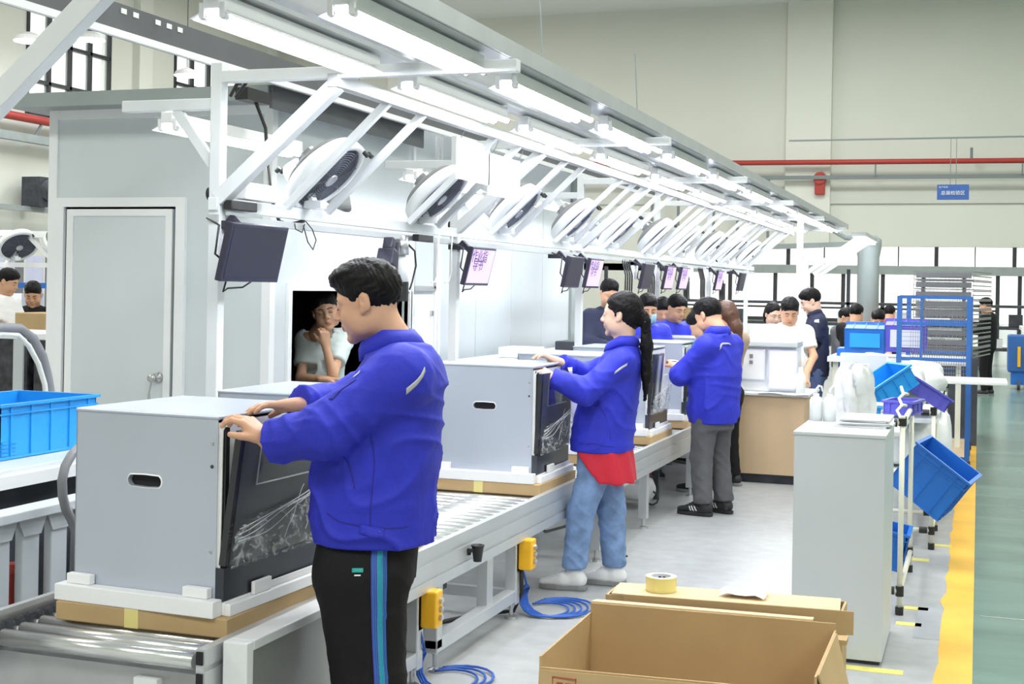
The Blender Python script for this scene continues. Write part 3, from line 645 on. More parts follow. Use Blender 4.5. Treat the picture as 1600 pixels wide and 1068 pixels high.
# monitors hanging from the rail
def monitor(y, x=-2.93, w=.235, h=.245, scr='screen_off', label='', tx=None, z=1.745, tilt=.20, turn=.0):
    # w along Y, h along Z; screen faces +X, slightly down
    T = Matrix.Translation((x, y, z)) @ Matrix.Rotation(turn, 4, 'Z') @ Matrix.Rotation(tilt, 4, 'Y')
    t = thing('hanging_monitor', (x, y, z), label, 'monitor', 'monitors hanging from the gantry rail')
    MB().box(-.03, 0, -w, w, -h / 2, h / 2, T).build('bezel', 'bezel', t, bevel=.004)
    s = MB().box(.0005, .002, -w + .018, w - .018, -h / 2 + .016, h / 2 - .012, T).build('screen', scr, t)
    if tx:
        for i, l in enumerate(tx): text_mesh(l, w * .42, 'screen_text', t, T @ Matrix.Translation((.0035, -w * .3, h * (.25 - .22 * i))) @ Matrix.Rotation(math.pi / 2, 4, 'Z') @ Matrix.Rotation(math.pi / 2, 4, 'X'), 'screen_text', .0003)
    MB().bar(T @ Vector((-.04, 0, .05)), (PX + .04, y, 1.90), .04, .03).box(PX - .03, PX + .06, y - .05, y + .05, 1.85, 1.885).build('bracket', 'bezel', t)
    MB().tube([T @ Vector((-.03, -w * .6, -h / 2)), T @ Vector((-.03, -w * .62, -h / 2 - .05)), T @ Vector((-.03, -w * .5, -h / 2 - .035)), T @ Vector((-.03, 0, -h / 2 - .03)), T @ Vector((-.03, w * .3, -h / 2))], .004, 6).build('cable_loop', 'cable_black', t, smooth=True)
    MB().tube([T @ Vector((-.04, -w * .7, -.05)), T @ Vector((-.05, -w * 1.0, -.02)), T @ Vector((-.06, -w * 1.0, .1)), (PX + .03, y - w * .7, 1.89)], .005, 6).build('rear_cable', 'cable_black', t, smooth=True)
    return t
monitor(5.08, scr='screen_off', label='large blank dark monitor hanging beside the nearest gantry post', w=.24, h=.25, tilt=.22)
monitor(7.83, scr='screen_lilac', label='lilac lit screen with dark characters left of the second gantry post', tx=['作业指', '导书'], w=.21, h=.24, tilt=.24)
for y, scr, la in ((9.88, 'screen_off', 'small blank dark monitor under the fourth fan'), (10.46, 'screen_lilac', 'lilac lit screen right of the small blank monitor, above the ponytailed woman'), (12.3, 'screen_off', 'dark monitor above the head of the worker in the face mask'),
                   (13.25, 'screen_lilac', 'lilac lit screen left of a white post beyond the woman'), (13.95, 'screen_lilac', 'lilac lit screen right of a white post beyond the woman'), (16.0, 'screen_lilac', 'far lilac lit screen above the man in grey trousers'), (17.6, 'screen_off', 'farthest dark monitor on the gantry rail')):
    monitor(y, scr=scr, label=la, tx=['作业指', '导书'] if scr != 'screen_off' else None, w=.2, h=.24)
# loose cables and sockets at the rail
t = thing('cable_bundle', (-3.1, 5.6, 1.9), 'thick black cable drooping from the tray to the rail behind the nearest monitor', 'cable')
MB().tube([at(398, 155, X=-3.4), at(415, 200, X=-3.4), at(418, 260, X=-3.3), at(424, 310, X=-3.2), at(436, 345, X=-3.15), at(452, 351, X=-3.12), at(475, 345, X=-3.1)], .009, 7).build('cable', 'cable_black', t, smooth=True)
MB().tube([at(460, 347, X=-3.08), at(462, 358, X=-3.06), at(472, 363, X=-3.06), at(476, 350, X=-3.07)], .003, 5).tube([at(478, 346, X=-3.05), at(488, 358, X=-3.05), at(494, 375, X=-3.04), at(489, 390, X=-3.04), at(481, 378, X=-3.04), at(474, 352, X=-3.05)], .003, 5).build('thin_loop', 'cable_black', t, smooth=True)
p = at(398, 150, X=-3.4); MB().box(p.x - .05, p.x + .02, p.y - .1, p.y + .12, p.z - .03, p.z + .03).build('socket_box', 'cable_black', t)
MB().tube([at(360, 150, X=-3.1), at(372, 128, X=-3.05), at(378, 118, X=-3.0)], .008, 6).tube([at(368, 152, X=-3.1), at(384, 130, X=-3.05), at(392, 122, X=-3.0)], .008, 6).build('cable', 'cable_black', t)
for (px, py, la) in ((368, 322, 'black power socket bar on the rail above the blank monitor'), (655, 372, 'black power socket bar under the rail left of the lilac screen')):
    p = at(px, py, X=-3.06); o = MB().box(p.x, p.x + .04, p.y - .1, p.y + .12, p.z - .02, p.z + .02).build('socket_bar', 'cable_black', loc=p, bevel=.004); tag(o, la, 'socket')
p = at(395, 302, X=-3.05); o = MB().box(p.x, p.x + .05, p.y - .14, p.y + .14, p.z - .035, p.z + .04).build('switch_box', 'white_bright', loc=p, bevel=.006); tag(o, 'white junction box on the rail right of the nearest post', 'box')
# scanner and camera hanging behind the near man's head
t = thing('hanging_tool', at(622, 400, X=-3.1), 'black and silver electric screwdriver hanging from the rail above the head of the near man', 'tool')
q = [at(a, b, X=-3.08) for a, b in ((628, 368), (628, 398), (627, 440), (627, 470))]
MB().tube([q[0], q[1]], [.035, .04], 12).build('motor', 'steel', t, smooth=True); MB().tube([q[1], q[2]], [.02, .04], 10).build('body', 'fan_white', t, smooth=True); MB().tube([q[2], q[3]], [.042, .04], 10).build('grip', 'cable_black', t)
MB().tube([at(638, 382, X=-3.08), at(648, 392, X=-3.08), at(650, 415, X=-3.08), at(644, 440, X=-3.08), at(640, 452, X=-3.08)], .006, 6).build('cord', 'cable_black', t, smooth=True)
t = thing('hanging_scanner', at(605, 385, X=-3.1), 'black camera arm hanging from the rail just left of the silver screwdriver', 'tool')
q = [at(a, b, X=-3.05) for a, b in ((610, 372), (607, 390), (602, 415), (612, 425))]
MB().bar(q[0], q[1], .06, .05).bar(q[1], q[2], .1, .06).build('body', 'bezel', t, bevel=.008); MB().bar(at(618, 378, X=-3.08), at(615, 450, X=-3.08), .03, .03).build('arm', 'bezel', t)
for (px, la) in ((686, 'white cord hanging from the rail left of the lilac screen'), (707, 'white cord with a hooked end hanging nearest the second post')):
    o = MB().tube([at(px, 365, X=-3.06), at(px - 2, 395, X=-3.06), at(px - 1, 425, X=-3.06), at(px - 6, 440, X=-3.06), at(px - 12, 441, X=-3.06)], .005, 6).build('power_lead', 'white_bright', loc=at(px, 400, X=-3.06), smooth=True); tag(o, la, 'cord')
# white hanging cards
for k, (pa, pb) in enumerate((((714, 212), (764, 290)), ((763, 238), (811, 314)))):
    a = at(pa[0], pa[1], X=-2.6); b = at(pb[0], pb[1], X=-2.6); t = thing('hanging_card', ((a + b) / 2), ['left one of two blank white cards hanging under the lamps', 'right one of two blank white cards hanging under the lamps'][k], 'card', 'white cards')
    MB().box(-2.603, -2.597, a.y, b.y, b.z, a.z).build('card', 'white_bright', t, bevel=.001)
    for yy in (a.y + .05, b.y - .05): MB().tube([(-2.6, yy, a.z - .01), (-2.57, yy, a.z + .04), (-2.56, yy, 2.44)], .0025, 5).build('hook_wire', 'wire_grey', t)

# ---------------------------------------------------------------- left foreground: table, crate, slatted stand, hoses
t = thing('side_table', (-3.75, 5, 0), 'grey steel side table with a white edge holding the blue crate', 'table')
MB().box(-4.3, -3.52, 3.3, 6.4, .83, .885).build('table_top', 'cabinet_grey', t, bevel=.004)
MB().box(-3.52, -3.49, 3.3, 6.4, .815, .865).build('edge_strip', 'white_paint', t)
MB().box(-4.25, -3.60, 3.4, 6.3, .55, .79).build('drawer_box', 'machine_dark', t)
for x, y in ((-3.6, 3.5), (-3.6, 6.25), (-4.2, 3.5), (-4.2, 6.25)): MB().box(x - .03, x + .03, y - .03, y + .03, 0, .83).build('leg', 'galv', t)
def crate(name, T, L, Wd, H, m, label, group=None, ribs=5):
    loc = T.to_translation(); t = thing(name, loc, label, 'crate', group); th = .006
    b = MB().box(0, Wd, 0, L, 0, th, T)
    for a in ((0, Wd, 0, th), (0, Wd, L - th, L), (0, th, 0, L), (Wd - th, Wd, 0, L)): b.box(a[0], a[1], a[2], a[3], 0, H, T)
    b.build('shell', m, t)
    r = MB()
    for z0, z1, o_ in ((H - .012, H, .014), (H * .80, H * .83, .008), (.0, .012, .004)):
        r.box(-o_, Wd + o_, -o_, 0, z0, z1, T).box(-o_, Wd + o_, L, L + o_, z0, z1, T).box(-o_, 0, 0, L, z0, z1, T).box(Wd, Wd + o_, 0, L, z0, z1, T)
    r.build('rim', m, t)
    for k in range(ribs):
        y = L * (.1 + .8 * k / (ribs - 1)); MB().box(Wd, Wd + .007, y - .004, y + .004, .01, H, T).build('rib', m, t); MB().box(-.007, 0, y - .004, y + .004, .01, H, T).build('rib', m, t)
    for k in range(3):
        x = Wd * (.2 + .3 * k); MB().box(x - .004, x + .004, -.007, 0, .01, H, T).build('rib', m, t)
    mb = MB()
    for i in range(4):
        for j in range(2): mb.box(Wd, Wd + .005, .01 + j * .05, .045 + j * .05, .015 + i * .016, .024 + i * .016, T)
    mb.build('grip_grid', m, t)
    return t
crate('plastic_crate', Matrix.Translation((-4.12, 4.42, .888)) , .62, .42, .225, 'crate_blue', 'bright blue plastic crate on the side table at the left edge')
t = thing('slatted_stand', (-3.2, 4, 0), 'pale grey steel stand of upright plates left of the nearest appliance', 'stand')
MB().box(-3.27, -3.17, 3.2, 5.6, .765, .80).build('top_beam', 'cabinet_grey', t, bevel=.004)
for k in range(14):
    y = 3.33 + .157 * k; MB().box(-3.24, -3.205, y, y + .092, .12, .765).build('upright_plate', 'cabinet_grey', t, bevel=.005)
    MB().add([(-3.2, y - .03, .765), (-3.2, y + .122, .765), (-3.2, y + .092, .70), (-3.2, y, .70)], [(0, 1, 2, 3)]).build('gusset', 'cabinet_grey', t, solid=.004)
MB().box(-3.30, -3.2, 3.2, 5.6, .08, .12).build('base_beam', 'cabinet_grey', t)
MB().box(-3.45, -3.42, 3.2, 5.6, .1, .7).build('back_plate', 'machine_dark', t)
MB().lathe((-3.32, 4.05, .25), (0, 0, 1), [(0, .05), (.3, .05), (.33, .03)], 12).build('cylinder', 'pipe_red', t)
hp = [(122, 700), (112, 710), (102, 728), (97, 750), (98, 775), (103, 795), (112, 812), (118, 830), (116, 900)]
o = MB().tube([at(a, b, X=-3.08) for a, b in hp], .017, 10).build('flex_conduit', 'conduit_grey', loc=at(100, 780, X=-3.08), smooth=True); tag(o, 'thick grey flexible conduit curving down left of the nearest appliance', 'conduit')
hp = [(-25, 520), (0, 511), (30, 512), (52, 528), (66, 555), (74, 585), (80, 620), (82, 640), (83, 700)]
o = MB().tube([at(a, b, X=-4.3) for a, b in hp], .022, 10).build('flex_conduit', 'conduit_grey', loc=at(50, 540, X=-4.3), smooth=True); tag(o, 'thick grey conduit arching over the blue crate', 'conduit')
hp = [(-25, 528), (0, 521), (28, 523), (45, 540), (60, 568), (70, 600), (74, 640), (75, 700)]
o = MB().tube([at(a, b, X=-4.3) for a, b in hp], .013, 10).build('cream_hose', 'hose_cream', loc=at(50, 560, X=-4.3), smooth=True); tag(o, 'cream hose arching just inside the grey conduit over the crate', 'hose')
# film wrapped appliances on the neighbouring line, behind the hoses
for k, (x0, x1) in enumerate(((-8.25, -7.68), (-7.62, -7.0))):
    t = thing('wrapped_unit', (x0 + .3, 9.6, .55), ['dark film wrapped unit at the left edge behind the hoses', 'dark film wrapped unit directly left of the booth corner'][k], 'appliance', 'wrapped units')
    MB().box(x0, x1, 9.5, 10.1, .551, 1.10).build('film_wrap', 'shelf_wrap', t, bevel=.02)
    MB().box(x0 - .01, x1 + .01, 9.49, 10.12, 1.10, 1.16).build('foam_top', 'foam', t, bevel=.01)
    MB().box(x1 - .13, x1 - .03, 9.48, 9.5, .551, 1.1).build('edge_profile', 'cabinet_grey', t)
t = thing('neighbour_table', (-7, 10, 0), 'low steel bench carrying the film wrapped units', 'bench')
MB().box(-9.2, -6.5, 9.3, 10.3, .45, .55).build('bench_top', 'galv', t)
for x in (-9.1, -7.8, -6.6): MB().box(x, x + .06, 9.35, 9.41, 0, .45).build('leg', 'galv', t)
o = MB().box(-8.64, -8.05, 10.5, 10.9, 1.0, 1.30).build('carton', 'card', loc=(-8.3, 10.7, 1.0), bevel=.01); tag(o, 'brown carton on the neighbouring line left of the booth', 'carton')
t = thing('neighbour_bench', (-8, 11.5, 0), 'white topped bench under the brown carton at the left', 'bench'); MB().box(-10.5, -6.9, 10.4, 11.2, .94, .999).build('bench_top', 'white_paint', t)
for x in (-10.3, -8.5, -7.0): MB().box(x, x + .06, 10.45, 10.51, 0, .94).build('leg', 'galv', t)
for k, (dx, m_, la) in enumerate(((.0, 'paper', 'pale bottle'), (.10, 'pipe_cream', 'cream bottle'), (.2, 'pipe_red', 'brown bottle'))):
    o = MB().lathe((-8.0 + dx, 10.55, 1.0), (0, 0, 1), [(0, .035), (.2, .035), (.25, .015), (.3, .015)], 10).build('bottle', m_, loc=(-8.0 + dx, 10.55, 1.0), smooth=True); tag(o, la + ' beside the brown carton, left of the booth corner', 'bottle')
# neighbouring gantry far left
g2 = thing('neighbour_gantry', (-9.5, 12, 0), 'white gantry of the neighbouring line with triangle braces, left of the booth', 'frame')
z0, z1 = 1.77, 2.10
MB().bar((-11, 12, z0), (-8.5, 12, z0), .06, .05).build('rail', 'white_bright', g2); MB().bar((-9.75, 12, z1), (-8.5, 12, z1), .06, .07).build('upper_rail', 'white_bright', g2)
for a, b in ((-10.0, -9.73), (-9.73, -9.33), (-9.3, -9.0)): MB().bar((a, 12, z0 if a != -9.73 else z1), (b, 12, z1 if a != -9.73 else z0), .04, .04).build('brace', 'white_bright', g2)
for x in (-10.9, -9.2): MB().box(x, x + .05, 12.0, 12.05, 0, z0).build('post', 'white_paint', g2)
MB().box(-11.2, -9.9, 12.0, 12.15, 2.1, 2.14).build('tube', 'tube_glow', g2)
t = copy_tree(fan0); t.location = (-9.78, 11.95, 1.94); t.rotation_euler = (0, 0, -.5); t['label'] = 'white fan with dark grille at the far left edge of the photo'; t['group'] = 'fans of the neighbouring line'
t = copy_tree(fan0); t.location = (-9.35, 12.1, 1.97); t.rotation_euler = (0, 0, 2.6); t['label'] = 'fan seen from behind inside the triangle brace, left of the booth'; t['group'] = 'fans of the neighbouring line'
t = thing('blue_rack', (-10.5, 14.5, 0), 'blue steel rack with dark bins behind the workers at far left', 'rack')
for z in (.6, 1.18, 1.5): MB().box(-12.4, -9.6, 14.4, 14.9, z, z + .07).build('shelf', 'cage_blue', t)
for x in (-12.4, -11, -9.65): MB().box(x, x + .06, 14.38, 14.44, 0, 2.0).build('upright', 'cage_blue', t)
for k, (x, z, m_) in enumerate(((-11.2, 1.57, 'machine_dark'), (-10.5, 1.57, 'wire_grey'), (-12.2, 1.25, 'hut_trim'), (-10.7, 1.25, 'hut_trim'))):
    MB().box(x, x + .45, 14.4, 14.85, z + .002, z + (.4 if z > 1.4 else .18)).build('bin', m_, t, bevel=.01)
t = thing('strip_curtain', (-12, 16, 0), 'grey blue hanging strip curtain at the far left behind the worker in white', 'curtain')
for k in range(14): MB().box(-14.2 + k * .17, -14.2 + k * .17 + .15, 16 + .02 * (k % 2), 16.01 + .02 * (k % 2), .3, 1.95).build('strip', 'conduit_grey' if k % 3 == 0 else 'board_lilac', t)

# ---------------------------------------------------------------- right foreground
t = thing('open_carton', (-.78, 3.9, 0), 'large open brown carton in the right foreground with folded flaps', 'carton')
A = [(-1.16, 3.64), (-.40, 3.70), (-.40, 4.24), (-1.17, 4.20)]; ztop = .575
def wallp(p, q, z0, z1, th=.006):
    return MB().bar((p[0], p[1], (z0 + z1) / 2), (q[0], q[1], (z0 + z1) / 2), th, z1 - z0)
wallp(A[0], A[1], .01, ztop - .03).build('front_side', 'card', t); wallp(A[1], A[2], .01, ztop + .01).build('right_side', 'card', t); wallp(A[2], A[3], .01, ztop + .03).build('rear_side', 'card', t); wallp(A[3], A[0], .01, ztop).build('left_side', 'card', t)
MB().box(-1.16, -.4, 3.68, 4.22, 0, .008).build('bottom', 'card', t)
e = Vector((A[2][0] - A[3][0], A[2][1] - A[3][1], 0)).normalized(); n_ = Vector((-e.y, e.x, 0))
z = ztop + .032; a = Vector((A[3][0] - .0, A[3][1] + .004, z)); b = Vector((A[2][0] - .07, A[2][1] + .0, z))
MB().add([a, b, b + n_ * .085 + Vector((.0, 0, -.012)), a + n_ * .085 + Vector((-.0, 0, -.012))], [(0, 1, 2, 3)]).build('rear_flap', 'card_light', t, solid=.006)
MB().add([(-.395, 3.72, ztop + .01), (-.395, 4.2, ztop + .01), (-.33, 4.15, .36), (-.32, 3.76, .34)], [(0, 1, 2, 3)]).build('right_flap', 'card', t, solid=.006)
MB().add([(-1.16, 3.632, ztop - .035), (-.40, 3.692, ztop - .035), (-.40, 3.66, .3), (-1.16, 3.60, .3)], [(0, 1, 2, 3)]).build('front_flap', 'card', t, solid=.006)
cx, cz = -1.085, .49
pr = MB().box(cx - .035, cx + .035, 3.627, 3.630, cz - .035, cz - .033).box(cx - .035, cx + .035, 3.627, 3.630, cz + .033, cz + .035).box(cx - .035, cx - .033, 3.627, 3.630, cz - .035, cz + .035).box(cx + .033, cx + .035, 3.627, 3.630, cz - .035, cz + .035)
pr.box(cx - .022, cx - .004, 3.627, 3.630, cz, cz + .02).box(cx + .004, cx + .022, 3.627, 3.630, cz, cz + .02).build('printed_mark', 'pipe_red', t)
t = thing('folded_carton', (-.78, 4.5, 0), 'second folded brown carton standing behind the open one, carrying the tape roll', 'carton')
p, q = at(958, 905, d=4.78), at(1288, 938, d=4.72); ZT = .60
p = Vector((p.x, p.y, ZT)); q = Vector((q.x, q.y, ZT))
MB().bar((-1.16, 4.36, .3), (-.40, 4.42, .3), .008, .60).bar((-1.16, 4.52, .3), (-.40, 4.58, .3), .008, .60).bar((-1.16, 4.36, .3), (-1.16, 4.52, .3), .008, .60).bar((-.40, 4.42, .3), (-.40, 4.58, .3), .008, .6).build('body', 'card', t)
MB().bar((-1.15, 4.44, .604), (-.41, 4.50, .604), .17, .006).build('top_flap', 'card_light', t)
MB().bar((-1.10, 4.352, .57), (-.36, 4.41, .57), .005, .075).build('front_flap', 'card', t)
MB().box(-.47, -.37, 4.28, 4.345, .53, .545).build('slot_flap', 'card', t)
t = thing('tape_roll', at(1028, 912, Z=.63), 'roll of clear yellow packing tape lying on the folded carton', 'tape')
c = Vector((-.998, 4.46, .608)); MB().lathe(c, (0, 0, 1), [(0, .052), (.048, .052), (.048, .038), (0, .038), (0, .052)], 36).build('tape', 'tape_yellow', t, smooth=False)
MB().lathe(c, (0, 0, 1), [(.0, .038), (.0485, .038), (.0485, .034), (0, .034)], 36).build('core', 'paper', t)
for k in range(14):
    if k % 3 != 2:
        a0 = k * 2 * math.pi / 14; MB().add([c + Vector((.0335 * math.cos(a0 + w_), .0335 * math.sin(a0 + w_), z_)) for z_ in (.01, .04) for w_ in (0, .28)], [(0, 1, 3, 2)]).build('core_print', 'pipe_red' if k % 2 else 'cable_blue', t)
g = [[(-.80 + .03 * i + .008 * math.sin(j * 2), 4.44 + .025 * j, .612 + .012 * abs(math.sin(i * 1.9 + j * 1.3))) for i in range(6)] for j in range(5)]
o = MB().sheet(g).build('paper_scrap', 'paper', loc=(-.75, 4.5, .61), solid=.001); tag(o, 'crumpled white paper scrap right of the tape roll', 'paper')
# grey cabinet
t = thing('grey_cabinet', (-.58, 6.4, 0), 'plain tall light grey cabinet with papers on top, right of the aisle floor', 'cabinet')
MB().box(-.765, -.375, 6.06, 6.72, .02, .99).build('body', 'cabinet_grey', t)
MB().box(-.77, -.37, 6.055, 6.725, .99, 1.005).build('top_panel', 'cabinet_grey', t, bevel=.002)
MB().box(-.755, -.385, 6.08, 6.7, 0, .02).build('plinth', 'machine_dark', t)
for k, x in enumerate((-.735, -.67)):
    t = thing('squeeze_bottle', (x, 6.62, 1.005), ['left white bottle with a curved spout on the grey cabinet', 'right white bottle with a curved spout on the grey cabinet'][k], 'bottle', 'white spout bottles')
    c = Vector((x, 6.62, 1.005)); MB().lathe(c, (0, 0, 1), [(0, .031), (.095, .031), (.11, .026), (.118, .014), (.13, .014)], 18).build('bottle', 'bottle_white', t, smooth=True)
    MB().tube([c + Vector((0, 0, .13)), c + Vector((.0, 0, .15)), c + Vector((.012, 0, .168)), c + Vector((.024, 0, .165)), c + Vector((.03, 0, .14))], [.008, .006, .005, .005, .004], 8).build('spout', 'bottle_white', t, smooth=True)
for k in range(5):
    o = MB().box(-.62 + .005 * k, -.385 + .01 * (k % 3), 6.36 + .01 * (k % 2), 6.68, 1.006 + k * .008, 1.012 + k * .008, Matrix.Translation((-.48, 6.5, 0)) @ Matrix.Rotation(.05 * (k % 3) - .05, 4, 'Z') @ Matrix.Translation((.48, -6.5, 0))).build('paper_stack', 'paper', loc=(-.48, 6.5, 1.0)); tag(o, '%s layer of the loose paper stack on the grey cabinet' % ['bottom', 'second', 'middle', 'fourth', 'top'][k], 'paper', 'paper stack on the cabinet')
t = thing('white_bag', (-.6, 7.0, .9), 'crumpled white plastic bag of parts standing behind the spout bottles', 'bag')
mb = MB(); g = []
for i in range(12):
    q = i / 11; g.append([(-.62 + .10 * math.cos(a) * (1 - .35 * q ** 4) + .02 * math.sin(9 * a + 5 * q), 7.35 + .15 * math.sin(a) * (1 - .3 * q ** 4) + .015 * math.sin(7 * a + 8 * q), .93 + .31 * q + .01 * math.sin(5 * a)) for a in [2 * math.pi * k / 28 for k in range(29)]])
g.append([(-.62, 7.35, 1.25)] * 29); mb.sheet(g).build('bag', 'film_bag', t, smooth=True)

# tube racks
t = thing('tube_rack', (-.6, 10, 0), 'long lean-tube rack of cream pipes with black joints at the aisle edge', 'rack')
def pipe(a, b, r=.014, joint=True):
    MB().tube([a, b], r, 10).build('pipe', 'pipe_cream', t, smooth=True)
def joint(p, r=.021, ax=(0, 0, 1), L=.05): a = Vector(ax).normalized(); p = Vector(p); MB().tube([p - a * L / 2, p + a * L / 2], r, 10).build('joint', 'joint_black', t)
for x, y, zt in ((-.355, 7.08, .98), (-.36, 8.2, .98), (-.262, 8.98, .88), (-.262, 9.7, .9), (-.26, 11.1, .86), (-.25, 12.0, .86)):
    pipe((x, y, .02), (x, y, zt)); joint((x, y, zt), ax=(0, 0, 1)); joint((x, y, .12)); joint((x, y, .02), L=.04)
    pipe((x - .37, y, .02), (x - .37, y, zt)); pipe((x - .37, y, zt - .01), (x, y, zt - .01)); joint((x - .05, y, zt - .01), ax=(1, 0, 0)); joint((x - .25, y, zt - .01), ax=(1, 0, 0))
    pipe((x - .37, y, .12), (x, y, .12)); joint((x - .05, y, .12), ax=(1, 0, 0))
for x, y0, y1, z in ((-.355, 7.08, 8.2, .97), (-.725, 7.08, 8.2, .97), (-.262, 8.98, 12.0, .87), (-.632, 8.98, 12.0, .87), (-.355, 7.08, 8.2, .12), (-.262, 8.98, 12.0, .12)): pipe((x, y0, z), (x, y1, z))
MB().box(-.72, -.36, 7.1, 8.2, .90, .92).build('shelf_board', 'white_paint', t); MB().box(-.66, -.24, 9.0, 11.7, .80, .82).build('shelf_board', 'white_paint', t); MB().box(-.66, -.24, 9.0, 11.7, .42, .44).build('shelf_board', 'white_paint', t)
# springy cream clip chain by the first post
o = MB().tube([(-.36 + .02 * math.sin(k * 1.6), 6.9 + .04 * k, 1.0 + .012 * k + .015 * math.cos(k * 1.6)) for k in range(12)], .008, 6).build('coiled_cord', 'pipe_cream', loc=(-.36, 7, 1), smooth=True); tag(o, 'cream coiled cord over the first rack post', 'cord')
R_ = Matrix.Rotation
crate('plastic_crate', Matrix.Translation((-.50, 8.35, .50)) @ R_(math.radians(-8), 4, 'Z') @ R_(math.radians(36), 4, 'Y') @ R_(0, 4, 'X'), .45, .36, .30, 'crate_deep', 'deep blue crate tilted on the lower rack level behind the cream pipes')
crate('plastic_crate', Matrix.Translation((-.62, 7.5, .925)) @ R_(math.radians(20), 4, 'Z') @ R_(math.radians(-25), 4, 'X'), .22, .14, .09, 'crate_blue', 'small light blue bin among black joints on the first rack', ribs=3)
crate('plastic_crate', Matrix.Translation((-.56, 8.9, .90)) @ R_(math.radians(30), 4, 'Z') @ R_(math.radians(-32), 4, 'Y'), .30, .28, .14, 'crate_blue', 'light blue bin tipped up behind the second rack post', ribs=3)
crate('plastic_crate', Matrix.Translation((-.42, 9.1, 1.00)) @ R_(math.radians(10), 4, 'Z') @ R_(math.radians(32), 4, 'Y'), .34, .26, .10, 'crate_violet', 'violet blue bin leaning right over the tipped light blue bin', ribs=3)
crate('plastic_crate', Matrix.Translation((-.50, 7.9, .94)) @ R_(math.radians(-10), 4, 'Z'), .25, .16, .08, 'crate_violet', 'low violet bin between the first two rack posts', ribs=3)
crate('plastic_crate', Matrix.Translation((-.48, 7.25, .2)) @ R_(math.radians(10), 4, 'Y'), .3, .12, .2, 'crate_deep', 'blue bin low on the rack behind the first cream post')
# white sacks and film on the racks
def sack(c, sx, sy, sz, m, label, name='white_sack', amp=.12):
    mb = MB(); g = []
    for i in range(11):
        q = i / 10; th = math.pi * (q - .5); g.append([(c[0] + sx * math.copysign(abs(math.cos(th)) ** .55, 1) * math.cos(a) * (1 + amp * math.sin(5 * a + 7 * q)), c[1] + sy * abs(math.cos(th)) ** .55 * math.sin(a) * (1 + amp * math.sin(4 * a + 3)), c[2] + sz * (1 + math.sin(th)) / 2 * (1 + amp * .6 * math.sin(3 * a + 9 * q))) for a in [2 * math.pi * k / 24 for k in range(25)]])
    o = mb.sheet(g).build(name, m, loc=c, smooth=True); return tag(o, label, 'bag', 'bags on the tube racks')
sack((-.52, 9.6, .83), .2, .28, .3, 'film_bag', 'white plastic wrapped bundle behind the tipped blue bin')
sack((-.45, 11.0, .83), .22, .34, .26, 'film_bag', 'bright white wrapped bundle near the blue cage')
sack((-.75, 10.2, .83), .16, .3, .34, 'cloth_white', 'tall white bundle at the left of the second rack')
sack((-.28, 10.4, .15), .12, .5, .62, 'film_bag', 'translucent white plastic sheet hanging behind the rack posts', amp=.06)
sack((-.5, 9.8, .445), .24, .35, .3, 'cloth_white', 'white bundle on the middle rack level above the tilted crate')
t = thing('white_board', (-.95, 9.2, .8), 'blank white board panel standing on the rack behind the bag', 'board')
p = at(1378, 560, Y=9.3); MB().box(-.88, -.58, 9.3, 9.34, .85, 1.22).build('panel', 'white_bright', t, bevel=.01)
for k, (x, y) in enumerate(((-.60, 8.0), (-.56, 8.6), (-.7, 8.3))): pass
# workbench with board and papers at the aisle
t = thing('wood_bench', (-1.7, 11.8, 0), 'light wooden box bench with a pale frame board on it', 'bench')
MB().box(-1.99, -1.37, 11.45, 12.2, .08, .745).build('body', 'wood_light', t); MB().box(-2.02, -1.33, 11.42, 12.25, .745, .765).build('top', 'white_paint', t, bevel=.003)
MB().box(-1.97, -1.39, 11.5, 12.15, 0, .08).build('plinth', 'machine_dark', t)
g = [[(-1.75 + .06 * i, 11.39 + .05 * j, .768 + .006 * math.sin(i + j)) for i in range(8)] for j in range(3)]
o = MB().sheet(g).build('paper_sheet', 'paper', loc=(-1.6, 11.4, .76), solid=.002); tag(o, 'loose white papers on the edge of the wooden bench', 'paper')
t = thing('display_stand', (-1.7, 11.75, .765), 'grey topped stand with two framed sheets on the wooden bench', 'display')
p0, p1 = at(1150, 540, Y=11.6), at(1238, 545, Y=11.6)
MB().box(-1.99, -1.46, 11.65, 11.95, .766, 1.15).build('body', 'hut_trim', t, bevel=.01); MB().box(-2.0, -1.45, 11.6, 11.97, 1.15, 1.2).build('top', 'cabinet_grey', t, bevel=.01)
for x0, x1, z0, z1 in ((-1.93, -1.725, .86, 1.13), (-1.70, -1.45, .79, 1.13)):
    fr = MB().box(x0, x1, 11.62, 11.64, z0, z1).build('frame', 'board_lilac', t); MB().box(x0 + .012, x1 - .012, 11.615, 11.62, z0 + .012, z1 - .012).build('sheet', 'paper', fr)
MB().box(-1.86, -1.83, 11.61, 11.614, 1.05, 1.085).box(-1.86, -1.83, 11.61, 11.614, 1.0, 1.03).build('printed_mark', 'conduit_grey', t)
o = MB().lathe((-1.42, 11.6, .767), (0, 0, 1), [(0, .04), (.15, .04), (.18, .02), (.22, .015)], 14).build('clear_bottle', 'bottle_white', loc=(-1.42, 11.6, .767), smooth=True); tag(o, 'tall pale bottle right of the framed sheets', 'bottle')

